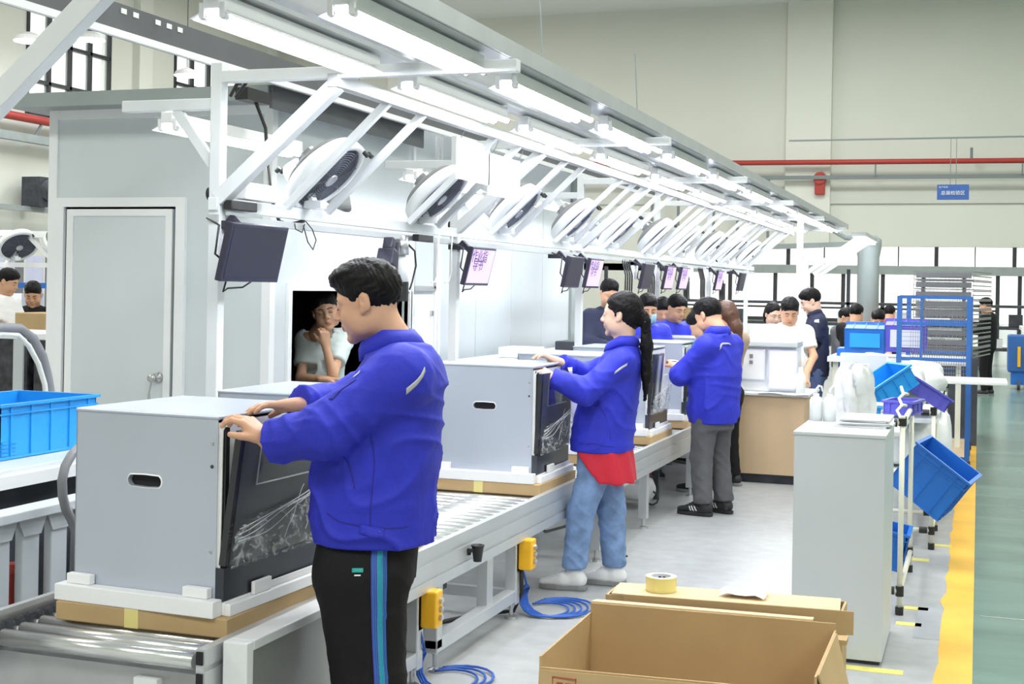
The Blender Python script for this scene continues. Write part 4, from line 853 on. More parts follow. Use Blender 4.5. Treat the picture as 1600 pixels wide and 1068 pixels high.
# tilted display bins
for k, (pa, pb, m_, la) in enumerate((((1320, 513), (1383, 553), 'crate_deep', 'blue storage bin seen end on, left of the violet one'), ((1383, 508), (1446, 553), 'crate_violet', 'violet blue storage bin seen end on behind the blue cage post'))):
    a = at(pa[0], pa[1], Y=13.6); b = at(pb[0], pb[1], Y=13.6)
    t = crate('storage_bin', Matrix.Translation((a.x, 13.6, a.z)) @ R_(math.radians(-80), 4, 'X'), .26, b.x - a.x - .01, .3, m_, la, 'storage bins on the far table')
    MB().box(a.x + .05, b.x - .05, 13.585, 13.59, b.z + .06, a.z - .04).build('end_panel', 'crate_blue' if k == 0 else 'board_lilac', t)
o = MB().box(-1.33, -1.2, 13.7, 14.0, .82, 1.08).build('storage_bin', 'crate_deep', loc=(-1.3, 13.8, .82), bevel=.01); tag(o, 'dark blue bin low at the left of the two lit bins', 'bin')
t = thing('far_table', (-.9, 14, 0), 'table with a white edge carrying the blue and violet bins', 'table'); MB().box(-1.4, -.1, 13.5, 14.5, .95, 1.0).build('table_top', 'white_paint', t)
for x in (-1.35, -.2): MB().box(x, x + .05, 13.55, 13.6, 0, .95).build('leg', 'pipe_cream', t)
# blue cage trolley with wire baskets
t = thing('cage_trolley', (-.25, 13.5, 0), 'tall blue steel cage trolley on castors with mesh panels', 'trolley')
cx0, cx1, cy0, cy1 = -.68, -.08, 12.7, 14.4
for x, y in ((cx0, cy0), (cx1, cy0), (cx0, cy1), (cx1 + .0, cy1)): MB().box(x - .022, x + .022, y - .022, y + .022, .14, 1.61).build('post', 'cage_blue', t)
for z in (.16, .86, 1.04, 1.36, 1.60):
    for yy in (cy0, cy1): MB().box(cx0, cx1, yy - .015, yy + .015, z - .015, z + .015).build('cross_rail', 'cage_blue', t)
    MB().box(cx1 - .015, cx1 + .015, cy0, cy1, z - .012, z + .012).build('side_rail', 'cage_blue', t)
MB().box(cx0 + .18, cx0 + .2, cy0 - .01, cy0 + .01, .86, 1.6).build('middle_bar', 'cage_blue', t)
MB().box(cx0, cx1, cy0, cy1, .14, .17).build('floor_plate', 'wood_light', t)
mb = MB()
for k in range(24): x = cx0 + .1 + k * (cx1 - cx0 - .12) / 23; mb.bar((x, cy0 + .02, .88), (x, cy0 + .02, 1.6), .004, .004)
for k in range(18): z = .88 + k * .04; mb.bar((cx0, cy0 + .02, z), (cx1, cy0 + .02, z), .004, .004)
o = mb.build('mesh_panel', 'wire_grey', t); o['kind'] = 'stuff'
MB().bar((cx1, cy0, .2), (cx1, cy1, .8), .02, .02).bar((cx1, cy1, .45), (cx1, cy0 + .7, .48), .02, .02).build('side_brace', 'cage_blue', t)
for x, y in ((cx0, cy0), (cx1, cy0), (cx0, cy1), (cx1, cy1)): MB().lathe((x - .02, y, .06), (1, 0, 0), [(0, .06), (.04, .06)], 14).box(x - .03, x + .03, y - .02, y + .02, .06, .14).build('castor', 'rubber_dark', t)
t = thing('wire_basket_stack', (-.3, 15.5, 0), 'tall stack of grey wire baskets rising behind the blue cage', 'baskets')
for k in range(9):
    z = .95 + k * .105; mb = MB()
    for x in [-.68 + .62 * i / 15 for i in range(16)]: mb.bar((x, 15.4, z), (x, 15.4, z + .09), .006, .006)
    for zz in (z, z + .045, z + .09): mb.bar((-.68, 15.4, zz), (-.06, 15.4, zz), .006, .006).bar((-.06, 15.4, zz), (.13, 16.6, zz), .012, .012)
    mb.box(-.68, -.06, 15.5, 16.6, z, z + .008); mb.box(-.66, -.08, 15.45, 15.46, z + .02, z + .08); mb.build('wire_basket', 'wire_grey', t)
MB().box(-.7, 0, 15.35, 16.7, .0, .94).build('pallet_box', 'machine_dark', t)
t = thing('work_table', (.0, 12.2, 0), 'pale table top projecting right of the cage, over the aisle', 'table'); MB().box(-.75, .235, 11.75, 12.35, .885, .915).build('table_top', 'white_paint', t, bevel=.006)
for x in (-.7, -.3): MB().tube([(x, 12.3, 0), (x, 12.3, .885)], .014, 8).build('leg', 'pipe_cream', t)
# steel column duct
p = at(1357, 400, Y=22); t = thing('duct_column', (p.x, 22, 0), 'thick grey steel duct column rising behind the workers near the far windows', 'column')
MB().lathe((p.x, 22, 0), (0, 0, 1), [(0, .17), (2.2, .17), (2.35, .2), (2.48, .2), (2.55, .12)], 20).build('duct', 'column_grey', t, smooth=True); MB().tube([(p.x, 22, 2.5), (p.x - .35, 22, 2.52), (p.x - .6, 22, 2.66), (p.x - 1.2, 22, 2.68)], .05, 8).build('bent_pipe', 'column_grey', t, smooth=True)
MB().bar((p.x - 1.7, 22, 2.35), (p.x, 22, 2.42), .08, .08).build('cross_pipe', 'column_grey', t)
# far gantry end with a lamp
t = thing('far_gantry', (-2, 20, 0), 'short far gantry with parallel slanted braces at the end of the lamp rows', 'frame')
for k in range(3): MB().bar((-2.35 + .0, 19.6 + .9 * k, 1.9), (-1.62, 19.6 + .9 * k, 2.42), .05, .06).build('brace', 'white_paint', t)
MB().bar((-1.6, 19.3, 2.45), (-1.6, 21.5, 2.45), .2, .06).build('lamp_channel', 'channel_grey', t); MB().box(-1.66, -1.54, 19.5, 21.6, 2.39, 2.41).build('tube', 'tube_glow', t)
# low clutter at the far end
t = thing('far_shelving', (-3, 33, 0), 'dark far shelving with green and pale boxes below the window band', 'shelving')
for z in (.35, .85, 1.35): MB().box(-9, 2.5, 33, 34, z, z + .06).build('shelf', 'machine_dark', t)
for x in (-9, -6, -3, 0, 2.4): MB().box(x, x + .08, 33, 33.08, 0, 2.2 if x < -1 else 1.4).build('upright', 'machine_dark', t)
for k in range(26):
    x = -8.8 + k * .43; z = (.42, .92, 0.02)[k % 3]; MB().box(x, x + .3, 33.1, 33.6, z, z + .2 + .15 * ((k * 7) % 3) / 2).build('box', ['column_grey', 'film_bag', 'machine_dark', 'hut_panel', 'card'][k % 5], t)
t = thing('far_machine', (3, 30, 0), 'grey green far machines with a pale worktop at the right edge', 'machine')
MB().box(.9, 4.5, 28.5, 30, 0, .95).build('base', 'column_grey', t); MB().box(.8, 4.5, 28.4, 30, .95, 1.02).build('worktop', 'hut_trim', t)
for k in range(5): MB().box(.95 + k * .5, 1.35 + k * .5, 28.9, 29.4, 1.02, 1.15 + .12 * (k % 3)).build('device', ['column_grey', 'hut_panel', 'machine_dark'][k % 3], t)
t = thing('blue_trolley', (1.0, 26, 0), 'blue cart with yellow hooks at the right edge by the far machines', 'cart')
p = at(1590, 545, Y=25); MB().box(p.x - .16, p.x + .7, 25, 25.6, .3, .95).build('tub', 'cage_blue', t, bevel=.03); MB().box(p.x - .1, p.x + .7, 25.05, 25.6, .08, .3).build('base', 'crate_deep', t)
for dx in (0, .35): MB().lathe((p.x + dx, 24.98, .08), (1, 0, 0), [(0, .08), (.05, .08)], 12).build('wheel', 'rubber_dark', t); MB().box(p.x + dx, p.x + dx + .05, 24.96, 25, .4, .75).build('hook', 'switch_yellow', t)
t = thing('parts_bench', (-3.6, 8, 0), 'pale long bench behind the conveyor running below the booth windows', 'bench')
MB().box(-4.0, -3.3, 9.2, 18, .98, 1.03).build('bench_top', 'white_paint', t)
for y in (9.4, 11.4, 13.4, 15.4, 17.4): MB().box(-3.36, -3.3, y, y + .06, 0, .98).build('leg', 'white_paint', t)
MB().box(-4.0, -3.95, 9.2, 18, .2, .98).build('back_panel', 'hut_panel', t)
for k, (y, m_) in enumerate(((10.6, 'film_bag'), (12.2, 'machine_dark'), (13.8, 'card_light'), (15.2, 'film_bag'))):
    o = MB().box(-3.8, -3.5, y, y + .35, 1.031, 1.12).build('parts_box', m_, loc=(-3.65, y, 1.031), bevel=.01); tag(o, ['white tray on the rear bench near the masked worker', 'black tray on the rear bench', 'tan tray on the rear bench', 'far white tray on the rear bench'][k], 'tray', 'trays on the rear bench')
# hanging cable clusters along the rail, beyond the woman
for k, y in enumerate((11.9, 12.8, 14.5, 15.4, 16.6)):
    t = thing('cable_cluster', (-3.1, y, 1.9), '%s hanging cluster of black cables and a white plug box beyond the woman' % ordw[k], 'cable', 'cable clusters on the far rail')
    for j in range(4): MB().tube([(-3.08, y + .08 * j, 1.9), (-3.05, y + .08 * j + .03, 1.75), (-3.04, y + .08 * j - .02, 1.6), (-3.05, y + .08 * j + .05, 1.52)], .008, 5).build('cable', 'cable_black', t, smooth=True)
    MB().box(-3.09, -3.05, y + .35, y + .5, 1.72, 1.88).build('plug_box', 'white_bright', t)
# ---------------------------------------------------------------- people: smooth implicit surfaces meshed with surface nets
def A3(v): return np.array(v, dtype=np.float32)
def smin(a, b, k): h = np.clip(.5 + .5 * (b - a) / k, 0, 1); return b * (1 - h) + a * h - k * h * (1 - h)
def smax(a, b, k): return -smin(-a, -b, k)
class Field:
    def __init__(s): s.ops = []; s.lo = A3([9e9] * 3); s.hi = A3([-9e9] * 3)
    def grow(s, pts, r):
        for p in pts: s.lo = np.minimum(s.lo, A3(p) - r); s.hi = np.maximum(s.hi, A3(p) + r)
    def cap(s, a, b, ra, rb=None, k=.02, sub=False, flat=None):
        rb = ra if rb is None else rb; a, b = A3(a), A3(b)
        def f(P):
            q = P - a; d = b - a
            if flat is not None:
                n = A3(flat[0]); n = n / np.linalg.norm(n); e = 1 / flat[1] - 1
                q = q + (q @ n)[..., None] * n * e; d = d + (d @ n) * n * e
            h = np.clip((q @ d) / max(1e-9, float(d @ d)), 0, 1)
            return np.linalg.norm(q - h[..., None] * d, axis=-1) - (ra + (rb - ra) * h)
        s.ops.append((f, k, sub)); 
        if not sub: s.grow([a, b], max(ra, rb)); 
        return s
    def ell(s, c, r, R=None, k=.02, sub=False):
        c, r = A3(c), A3(r); R_m = None if R is None else np.array(R, dtype=np.float32)
        def f(P):
            q = P - c
            if R_m is not None: q = q @ R_m
            k0 = np.linalg.norm(q / r, axis=-1); k1 = np.linalg.norm(q / (r * r), axis=-1)
            return k0 * (k0 - 1) / np.maximum(k1, 1e-6)
        s.ops.append((f, k, sub))
        if not sub: s.grow([c], float(max(r)))
        return s
    def tube(s, o, ex, ey, secs, k=.02, sub=False):        # stacked ellipses: secs = (height, cx, cy, rx, ry) along +Z from o
        o, ex, ey = A3(o), A3(ex), A3(ey); hs = np.array([q[0] for q in secs]); v = np.array([q[1:] for q in secs])
        def f(P):
            q = P - o; u = q @ ex; w = q @ ey; h = q[..., 2]
            cx, cy, rx, ry = [np.interp(h, hs, v[:, i]) for i in range(4)]
            x = (u - cx) / rx; y = (w - cy) / ry; e = (np.abs(x) ** 2.4 + np.abs(y) ** 2.4) ** (1 / 2.4) + 1e-6
            g = np.sqrt((x / rx) ** 2 + (y / ry) ** 2) + 1e-6
            d = e * (e - 1) / g
            return np.maximum(np.clip(d, -.2, .5), np.maximum(hs[0] - h, h - hs[-1]))
        s.ops.append((f, k, sub))
        for q in secs: s.grow([o + ex * q[1] + ey * q[2] + A3((0, 0, q[0]))], max(q[3], q[4]))
        return s
    def cut(s, p, n, k=.004):                               # remove the side the normal points to
        p, n = A3(p), A3(n); n = n / np.linalg.norm(n)
        s.ops.append((lambda P: -((P - p) @ n), k, 'cut')); return s
    def wr(s, fn): s.ops.append((fn, 0, 'add')); return s
    def __call__(s, P):
        d = None
        for f, k, sub in s.ops:
            if sub == 'add': d = d + f(P); continue
            v = f(P)
            if d is None: d = v; continue
            if sub == 'cut': d = smax(d, -v, k)
            elif sub: d = smax(d, -v, k)
            else: d = smin(d, v, k)
        return d.astype(np.float32)
def nets(F, h, lo=None, hi=None, pad=.02):
    lo = (F.lo if lo is None else A3(lo)) - pad; hi = (F.hi if hi is None else A3(hi)) + pad
    n = np.maximum(4, np.ceil((hi - lo) / h).astype(int) + 1)
    ax = [lo[i] + np.arange(n[i]) * h for i in range(3)]
    D = np.empty(n, np.float32)
    for i in range(0, n[0], 16):
        X, Y, Z = np.meshgrid(ax[0][i:i + 16], ax[1], ax[2], indexing='ij'); D[i:i + 16] = F(np.stack([X, Y, Z], -1).astype(np.float32))
    S_ = D < 0; c = [S_[a:n[0] - 1 + a, b:n[1] - 1 + b, e:n[2] - 1 + e] for a in (0, 1) for b in (0, 1) for e in (0, 1)]
    tot = sum(x.astype(np.int8) for x in c); act = (tot > 0) & (tot < 8)
    idx = -np.ones(act.shape, np.int64); I = np.argwhere(act); idx[act] = np.arange(len(I))
    acc = np.zeros((len(I), 3)); cnt = np.zeros(len(I))
    cor = [(a, b, e) for a in (0, 1) for b in (0, 1) for e in (0, 1)]
    for p in range(8):
        for q in range(p + 1, 8):
            df = [cor[q][i] - cor[p][i] for i in range(3)]
            if sum(map(abs, df)) != 1: continue
            dp = D[I[:, 0] + cor[p][0], I[:, 1] + cor[p][1], I[:, 2] + cor[p][2]]; dq = D[I[:, 0] + cor[q][0], I[:, 1] + cor[q][1], I[:, 2] + cor[q][2]]
            m = (dp < 0) != (dq < 0); t = np.where(m, dp / np.where(m, dp - dq, 1), 0)
            acc += np.where(m[:, None], np.array(cor[p]) + t[:, None] * np.array(df), 0); cnt += m
    V = (I + acc / np.maximum(cnt, 1)[:, None]) * h + lo
    quads = []
    for axn in range(3):
        sl = [slice(1, -1)] * 3; 
        a = [slice(1, n[i] - 1) for i in range(3)]; a[axn] = slice(0, n[axn] - 1); b = list(a); b[axn] = slice(1, n[axn])
        s0, s1 = S_[tuple(a)], S_[tuple(b)]; ch = np.argwhere(s0 != s1)
        if len(ch) == 0: continue
        off = np.array([1, 1, 1]); off[axn] = 0; e = ch + off; u_, w_ = [(1, 2), (2, 0), (0, 1)][axn]
        def g(du, dw):
            q = e.copy(); q[:, u_] -= du; q[:, w_] -= dw; return idx[q[:, 0], q[:, 1], q[:, 2]]
        Q = np.stack([g(1, 1), g(0, 1), g(0, 0), g(1, 0)], 1); flip = ~s0[tuple(ch.T)]
        Q[flip] = Q[flip][:, ::-1]; quads.append(Q)
    return V, np.concatenate(quads)
def np_obj(name, parts, m, parent):
    off = ROOT_OFF[parent.name]; vs = []; fs = []; n = 0
    for V, Q in parts: vs.append(V); fs.append(Q + n); n += len(V)
    V = np.concatenate(vs) - np.array(off); Q = np.concatenate(fs)
    me = bpy.data.meshes.new(name); me.vertices.add(len(V)); me.vertices.foreach_set('co', V.astype(np.float32).ravel())
    me.loops.add(len(Q) * 4); me.loops.foreach_set('vertex_index', Q.astype(np.int32).ravel())
    me.polygons.add(len(Q)); me.polygons.foreach_set('loop_start', np.arange(len(Q), dtype=np.int32) * 4)
    me.polygons.foreach_set('use_smooth', np.ones(len(Q), bool)); me.update(calc_edges=True); me.validate()
    o = bpy.data.objects.new(name, me); COL.objects.link(o); me.materials.append(M[m]); o.parent = parent; ROOT_OFF[o.name] = off
    return o
def snap(F, pts, off=.002, it=6):
    P = A3(pts); W0 = F
    if any(o[2] == 'add' for o in F.ops): F = Field(); F.ops = [o for o in W0.ops if o[2] != 'add']
    for _ in range(it):
        e = .002; d = F(P); g = np.stack([F(P + A3(v) * e) - F(P - A3(v) * e) for v in ((1, 0, 0), (0, 1, 0), (0, 0, 1))], -1) / (2 * e)
        g /= np.maximum(np.linalg.norm(g, axis=-1, keepdims=True), .2); P = P - g * (d - off)[..., None] * .9
    if F is not W0:                        # ride on top of the folds
        for _ in range(3): P = P - g * (W0(P) - off)[..., None] * .8
    return P
def ribbon(F, path, w, name, m, parent, off=.002, n=24, wdir=(0, 0, 1), th=.0015):
    P = np.array([tuple(p) for p in path], dtype=float); L = np.concatenate([[0], np.cumsum(np.linalg.norm(np.diff(P, axis=0), axis=1))])
    t = np.linspace(0, L[-1], n); C = np.stack([np.interp(t, L, P[:, i]) for i in range(3)], 1); W_ = np.array(tuple(wdir), dtype=float); W_ /= np.linalg.norm(W_)
    rows = [snap(F, C + W_ * w * (k / 3 - .5), off) for k in range(4)]
    mb = MB().sheet([[tuple(p) for p in r] for r in rows]); return mb.build(name, m, parent, smooth=True, solid=th)

def frame_of(fwd):
    f = Vector((fwd[0], fwd[1], 0)).normalized(); return f, Vector((-f.y, f.x, 0)), Vector((0, 0, 1))

def hand(F, w, d, n, L=1.0, curl=(.5, .5, .6, .7), thumb=1, spread=.12, tdir=.6):
    """w wrist, d pointing to the knuckles, n palm normal (towards the palm side), thumb=+1/-1 side"""
    w, d, n = Vector(w), Vector(d).normalized(), Vector(n); n = (n - d * n.dot(d)).normalized(); s = d.cross(n) * thumb
    kn = []
    for i in range(4):
        o = (.030 - .020 * i) * L; kn.append(w + d * ((.088 - (.004, 0, .004, .012)[i]) * L) + s * o)
    F.cap(w - d * .03 * L, w + d * .02 * L, .026 * L, .028 * L, k=.015, flat=(n, .75))
    for i in range(4): F.cap(w + s * (.016 - .011 * i) * L, kn[i], .017 * L, .0115 * L, k=.012)
    F.cap(w + d * .03 * L + s * .022 * L + n * .006 * L, w + d * .055 * L + s * .028 * L + n * .01 * L, .018 * L, .013 * L, k=.012)
    for i, (l, c) in enumerate(zip((.070, .078, .073, .058), curl)):
        dd = (d + s * (spread * (1.2 - .8 * i))).normalized(); p = kn[i]; r = (.0098, .0102, .0098, .0086)[i] * L; ang = 0
        for seg, fr in enumerate((.46, .30, .24)):
            ang += c * (.75, 1.0, .7)[seg]; v = dd * math.cos(ang) + n * math.sin(ang); q = p + v * l * fr * L
            F.cap(p, q, r * (1 - .07 * seg), r * (1 - .07 * (seg + 1)), k=.0035); p = q
    p = w + d * .028 * L + s * .030 * L + n * .008 * L; v = (d * .75 + s * tdir + n * .35).normalized(); q = p + v * .042 * L
    F.cap(p, q, .0135 * L, .0115 * L, k=.008); v2 = (d * .85 + s * tdir * .4 + n * .5).normalized(); F.cap(q, q + v2 * .03 * L, .0112 * L, .009 * L, k=.004)

def head_field(c, f, l, u, s, fem=False, wide=1.0):
    H = Field(); P = lambda a, b, e: c + (f * a + l * b * wide + u * e) * s
    R = np.array([[f.x, l.x, u.x], [f.y, l.y, u.y], [f.z, l.z, u.z]]); E = lambda a, b, e, r, k=.02, sub=False: H.ell(P(a, b, e), [r[0] * s, r[1] * s * wide, r[2] * s], R, k=k * s, sub=sub)
    E(-.012, 0, .042, (.098, .077, .088)); E(.034, 0, -.004, (.062, .064, .086), .03); E(.040, 0, -.058, (.050, .053, .045), .03)
    E(.0, 0, -.045, (.055, .060, .045), .03)
    E(.078, 0, -.094, (.018, .022, .017), .025)
    for q in (-1, 1):
        E(.056, q * .040, -.030, (.030, .026, .030), .02); E(.020, q * .052, -.062, (.038, .016, .028), .025)
        H.cap(P(.086, q * .010, .030), P(.074, q * .050, .028), .009 * s, .008 * s, k=.014 * s)
        E(.098, q * .032, .008, (.016, .019, .012), .012, True)
        E(.079, q * .031, .008, (.013, .016, .0125), .004)
        E(.082, q * .031, .014, (.0125, .0165, .006), .003)
        E(-.008, q * .079, .004, (.017, .008, .031), .006); E(.006, q * .076, -.022, (.009, .006, .010), .008); E(.001, q * .087, .008, (.0095, .007, .018), .003, True); E(-.003, q * .081, -.006, (.006, .006, .008), .003)
        E(.101, q * .0115, -.024, (.010, .0075, .007), .006)
    H.cap(P(.090, 0, .022), P(.112, 0, -.016), .0075 * s, .0105 * s, k=.012 * s); E(.113, 0, -.019, (.0095, .011, .009), .006)
    E(.090, 0, -.034, (.010, .012, .010), .012)
    H.cap(P(.091, .019, -.0495), P(.099, 0, -.0465), .004 * s, .0058 * s, k=.006 * s); H.cap(P(.099, 0, -.0465), P(.091, -.019, -.0495), .0058 * s, .004 * s, k=.006 * s)
    H.cap(P(.089, .015, -.060), P(.096, 0, -.061), .005 * s, .0068 * s, k=.006 * s); H.cap(P(.096, 0, -.061), P(.089, -.015, -.060), .0068 * s, .005 * s, k=.006 * s)
    H.cap(P(.100, .024, -.0537), P(.106, 0, -.0537), .0022 * s, k=.003 * s, sub=True); H.cap(P(.106, 0, -.0537), P(.100, -.024, -.0537), .0022 * s, k=.003 * s, sub=True)
    E(.098, 0, -.076, (.010, .018, .006), .012, True)
    return H, P, R

def person(label, base, fwd, J, skin='skin', hair='short', hs=1.0, look=(0, 0, 0), top=None, legs=None, shoes=None, h=.012, hh=.006, fem=False, hairm='hair', extra=None, group=None, wide=1.0, face=True, hands=None):
    """J: joints in (forward, left, up) metres from base; look=(yaw, pitch down, roll)"""
    f, l, u = frame_of(fwd); B = Vector((base[0], base[1], base[2] if len(base) > 2 else 0)); t = thing('person', B, label, 'person', group)
    W = {k: B + f * v[0] + l * v[1] + u * v[2] for k, v in J.items() if len(v) == 3}
    G = {}
    Rm = Matrix.Rotation(look[0], 3, 'Z') ; hf = Rm @ f; hl = Rm @ l; R2 = Matrix.Rotation(look[1], 3, hl); hf = R2 @ hf; hu = R2 @ u
    R3 = Matrix.Rotation(look[2], 3, hf); hl = R3 @ hl; hu = R3 @ hu
    hc = W['head']; Hd, P, R = head_field(hc, hf, hl, hu, hs, fem, wide)
    nb = W['neck']; Hd.cap(P(-.022, 0, -.05), nb, .054 * hs * wide ** .5, .060 * hs * wide ** .5, k=.03); Hd.lo = np.minimum(Hd.lo, A3(nb) - .06); 
    parts = [nets(Hd, hh)]
    # trunk and limbs under the clothes, hands
    Bd = Field(); sh = (W['shL'] + W['shR']) / 2; hp = (W['hipL'] + W['hipR']) / 2
    Bd.cap(nb, sh, .052, .06, k=.04); Bd.cap(W['shL'], W['shR'], .045, k=.04).cap(sh - u * .08, hp, .075, .085, k=.05)
    for q in 'LR':
        Bd.cap(W['sh' + q], W['el' + q], .046, .036, k=.03).cap(W['el' + q], W['wr' + q], .037, .026, k=.02)
        if legs is not None: Bd.cap(W['hip' + q], W['kn' + q], .07, .05, k=.03).cap(W['kn' + q], W['an' + q], .05, .036, k=.02)
    parts.append(nets(Bd, max(h, .012)))
    G['hands'] = []
    if hands is not False:
        for q in 'LR':
            if hands and hands.get(q) is None and q in (hands or {}): continue
            Hn = Field(); spec = dict((hands or {}).get(q, {}) or {}); d = spec.pop('d', None); n = spec.pop('n', None)
            ad = (W['wr' + q] - W['el' + q]).normalized(); d = ad if d is None else f * d[0] + l * d[1] + u * d[2]; n = -u if n is None else f * n[0] + l * n[1] + u * n[2]
            Hn.cap(W['wr' + q] - ad * .12, W['wr' + q], .034, .027, k=.02, flat=(n, .85))
            spec.setdefault('thumb', 1 if q == 'L' else -1)
            hand(Hn, W['wr' + q] + d * .01, d, n, **spec); parts.append(nets(Hn, min(h, .0035 if h < .009 else .007)))
    np_obj('body', parts, skin, t)
    # hair
    Hr = Field(); RR = R; hn = lambda P_: (.0022 * np.sin(P_[..., 0] * 83 + 2.5 * np.sin(P_[..., 2] * 47 + P_[..., 1] * 31)) * np.sin(P_[..., 1] * 91 + 2 * np.sin(P_[..., 0] * 37)) + .0013 * np.sin(P_[..., 0] * 260 + P_[..., 1] * 190 + 5 * np.sin(P_[..., 2] * 70 + P_[..., 0] * 45))).astype(np.float32)
    E = lambda a, b, e, r, k=.02, sub=False: Hr.ell(P(a, b, e), [r[0] * hs, r[1] * hs * wide, r[2] * hs], R, k=k * hs, sub=sub)
    if hair in ('short', 'fade'):
        E(-.014, 0, .048, (.104, .083, .095)); 
        if hair == 'fade': E(.02, 0, .095, (.088, .066, .050), .02); E(.055, 0, .098, (.045, .055, .030), .02)
        else: E(.01, 0, .085, (.090, .076, .058), .02)
        nrm = (hf * .80 - hu * .60); Hr.cut(P(.076, 0, .048), nrm, .008); Hr.cut(P(-.06, 0, -.028), -hu * 1.0 + hf * .28, .01)
        E(.098, 0, -.022, (.070, .12, .068), .006, True)
        for q in (-1, 1): E(.000, q * .088, -.002, (.024, .022, .038), .006, True)
    else:
        E(-.016, 0, .046, (.106, .085, .097)); E(-.06, 0, .0, (.055, .07, .075), .03)
        nrm = (hf * .86 - hu * .50); Hr.cut(P(.072, 0, .060), nrm, .008); E(.090, 0, -.02, (.080, .12, .078), .01, True)
        for q in (-1, 1): E(.004, q * .090, -.004, (.020, .022, .032), .006, True)
        if hair == 'pony':
            a = P(-.100, 0, .0); Hr.cap(P(-.095, 0, .01), a + (-hf * .03) * hs, .028 * hs, .022 * hs, k=.02)
            p1 = a - hf * .035 * hs - u * .03; p2 = p1 - u * .13 - f * .01; p3 = p2 - u * .16 - f * .0; p4 = p3 - u * .13 + f * .005
            Hr.cap(a - hf * .02, p1, .022, .026, k=.015).cap(p1, p2, .026, .032, k=.02).cap(p2, p3, .032, .026, k=.02).cap(p3, p4, .026, .008, k=.02)
            MB().tube([p1 + Vector((.024 * math.cos(a_), .024 * math.sin(a_), .0)) for a_ in [i * .7 for i in range(9)]], .006, 6, closed=True).build('hair_tie', 'cloth_white', t)
        if hair == 'long': Hr.cap(P(-.06, 0, .0), P(-.09, 0, -.10), .06 * hs, .055 * hs, k=.03).cap(P(-.09, 0, -.10), P(-.10, 0, -.26), .055 * hs, .03 * hs, k=.03)
        if hair == 'bob': Hr.cap(P(-.04, -.05, -.02), P(-.04, -.05, -.07), .04 * hs, .03 * hs, k=.03).cap(P(-.04, .05, -.02), P(-.04, .05, -.07), .04 * hs, .03 * hs, k=.03)
    Hr.wr(hn); np_obj('hair', [nets(Hr, hh)], hairm, t)
    if face:
        for q in (-1, 1):
            rows = [[tuple(P(x_ + o_, q * y_, z_ + dz)) for x_, y_, z_ in ((.0985, .012, .027), (.098, .022, .030), (.094, .032, .0315), (.087, .043, .029), (.079, .051, .025))] for dz, o_ in ((0, 0), (.0055, -.001))]
            MB().sheet(rows).build('eyebrow', 'brow', t, solid=.003 * hs)
            MB().sheet([[tuple(P(x_, q * y_, z_ + dz)) for x_, y_, z_ in ((.0905, .019, .0045), (.0945, .026, .003), (.0955, .033, .0028), (.090, .044, .0045))] for dz in (0, .0028)]).build('eyelash', 'brow', t, solid=.0015 * hs)
        MB().sheet([[tuple(P(x_, y_, z_)) for x_, y_, z_ in ((.0935, .0185, -.0525), (.1025, .008, -.049), (.1045, 0, -.0495), (.1025, -.008, -.049), (.0935, -.0185, -.0525))], [tuple(P(x_, y_, z_)) for x_, y_, z_ in ((.0935, .0185, -.0545), (.1015, .008, -.062), (.1028, 0, -.0635), (.1015, -.008, -.062), (.0935, -.0185, -.0545))]]).build('lips', 'lip', t, smooth=True, solid=.001)
    # upper garment
    T = top; Fj = Field(); secs = T['secs']; Fj.tube(B, f, l, [(q[0], q[1], 0, q[2], q[3]) for q in secs])
    rs = T.get('rs', (.075, .066, .056)); Fj.cap(W['shL'], W['shR'], rs[0] * .95, k=.05)
    Fj.cap(sh + (nb - sh) * .2, nb - (nb - sh).normalized() * .01, .095, .07, k=.04)
    for q in 'LR':
        sl = T.get('sleeve', 1.0)
        if sl >= 1: Fj.cap(W['sh' + q], W['el' + q], rs[0], rs[1], k=.045).cap(W['el' + q], W['wr' + q] + (W['wr' + q] - W['el' + q]).normalized() * .01, rs[1], rs[2], k=.03)
        else:
            e = W['sh' + q] + (W['el' + q] - W['sh' + q]) * sl; Fj.cap(W['sh' + q], e, rs[0], rs[1] * 1.08, k=.045)
    amp = T.get('amp', .006)
    elb = [A3(W['el' + q]) for q in 'LR']; Bz = float(B.z)
    segs = [(A3(W['sh' + q]), A3(W['el' + q]), A3(W['wr' + q])) for q in 'LR']; mid = A3(sh)
    def ridge(p): return (1 - np.abs(np.sin(p))) ** 2.2
    def wrinkle(P_):
        X, Y, Z = P_[..., 0], P_[..., 1], P_[..., 2]; out = 0
        m1 = .5 + .5 * np.sin(X * 7 + Z * 9 + 1.7 * np.sin(Y * 8)); 
        ph = Z * 17 + 11 * X - 8 * Y + 1.6 * np.sin(Y * 9 + Z * 7) + .9 * np.sin(X * 21 - Z * 13)
        out = -amp * (1.5 * ridge(ph) * m1 + .8 * ridge(Z * 31 - 17 * X + 9 * Y + 1.5 * np.sin(Z * 15 + X * 12)) * (1 - m1) - .35)
        arm = 0; wsum = 0
        for a_, e_, w_ in segs:
            for p_, q_, fr in ((a_, e_, 30), (e_, w_, 36)):
                ax_ = q_ - p_; L_ = np.linalg.norm(ax_); ax_ = ax_ / L_; t_ = (P_ - p_) @ ax_; d2 = ((P_ - p_ - np.clip(t_, 0, L_)[..., None] * ax_) ** 2).sum(-1)
                wt = np.exp(-d2 / .006) * (.55 + .9 * np.exp(-((P_ - e_) ** 2).sum(-1) / .01))
                arm = arm + wt * ridge(t_ * fr + 1.3 * np.sin(Z * 24 + Y * 16) + .8 * np.sin(X * 31)); wsum = wsum + np.exp(-d2 / .006)
        return (out * np.clip(1 - .6 * wsum, .2, 1) - amp * 1.9 * arm).astype(np.float32)
    if amp and h < .02: Fj.wr(wrinkle)
    Fj.cut(B + u * (secs[0][0] + .004), -u, .003)
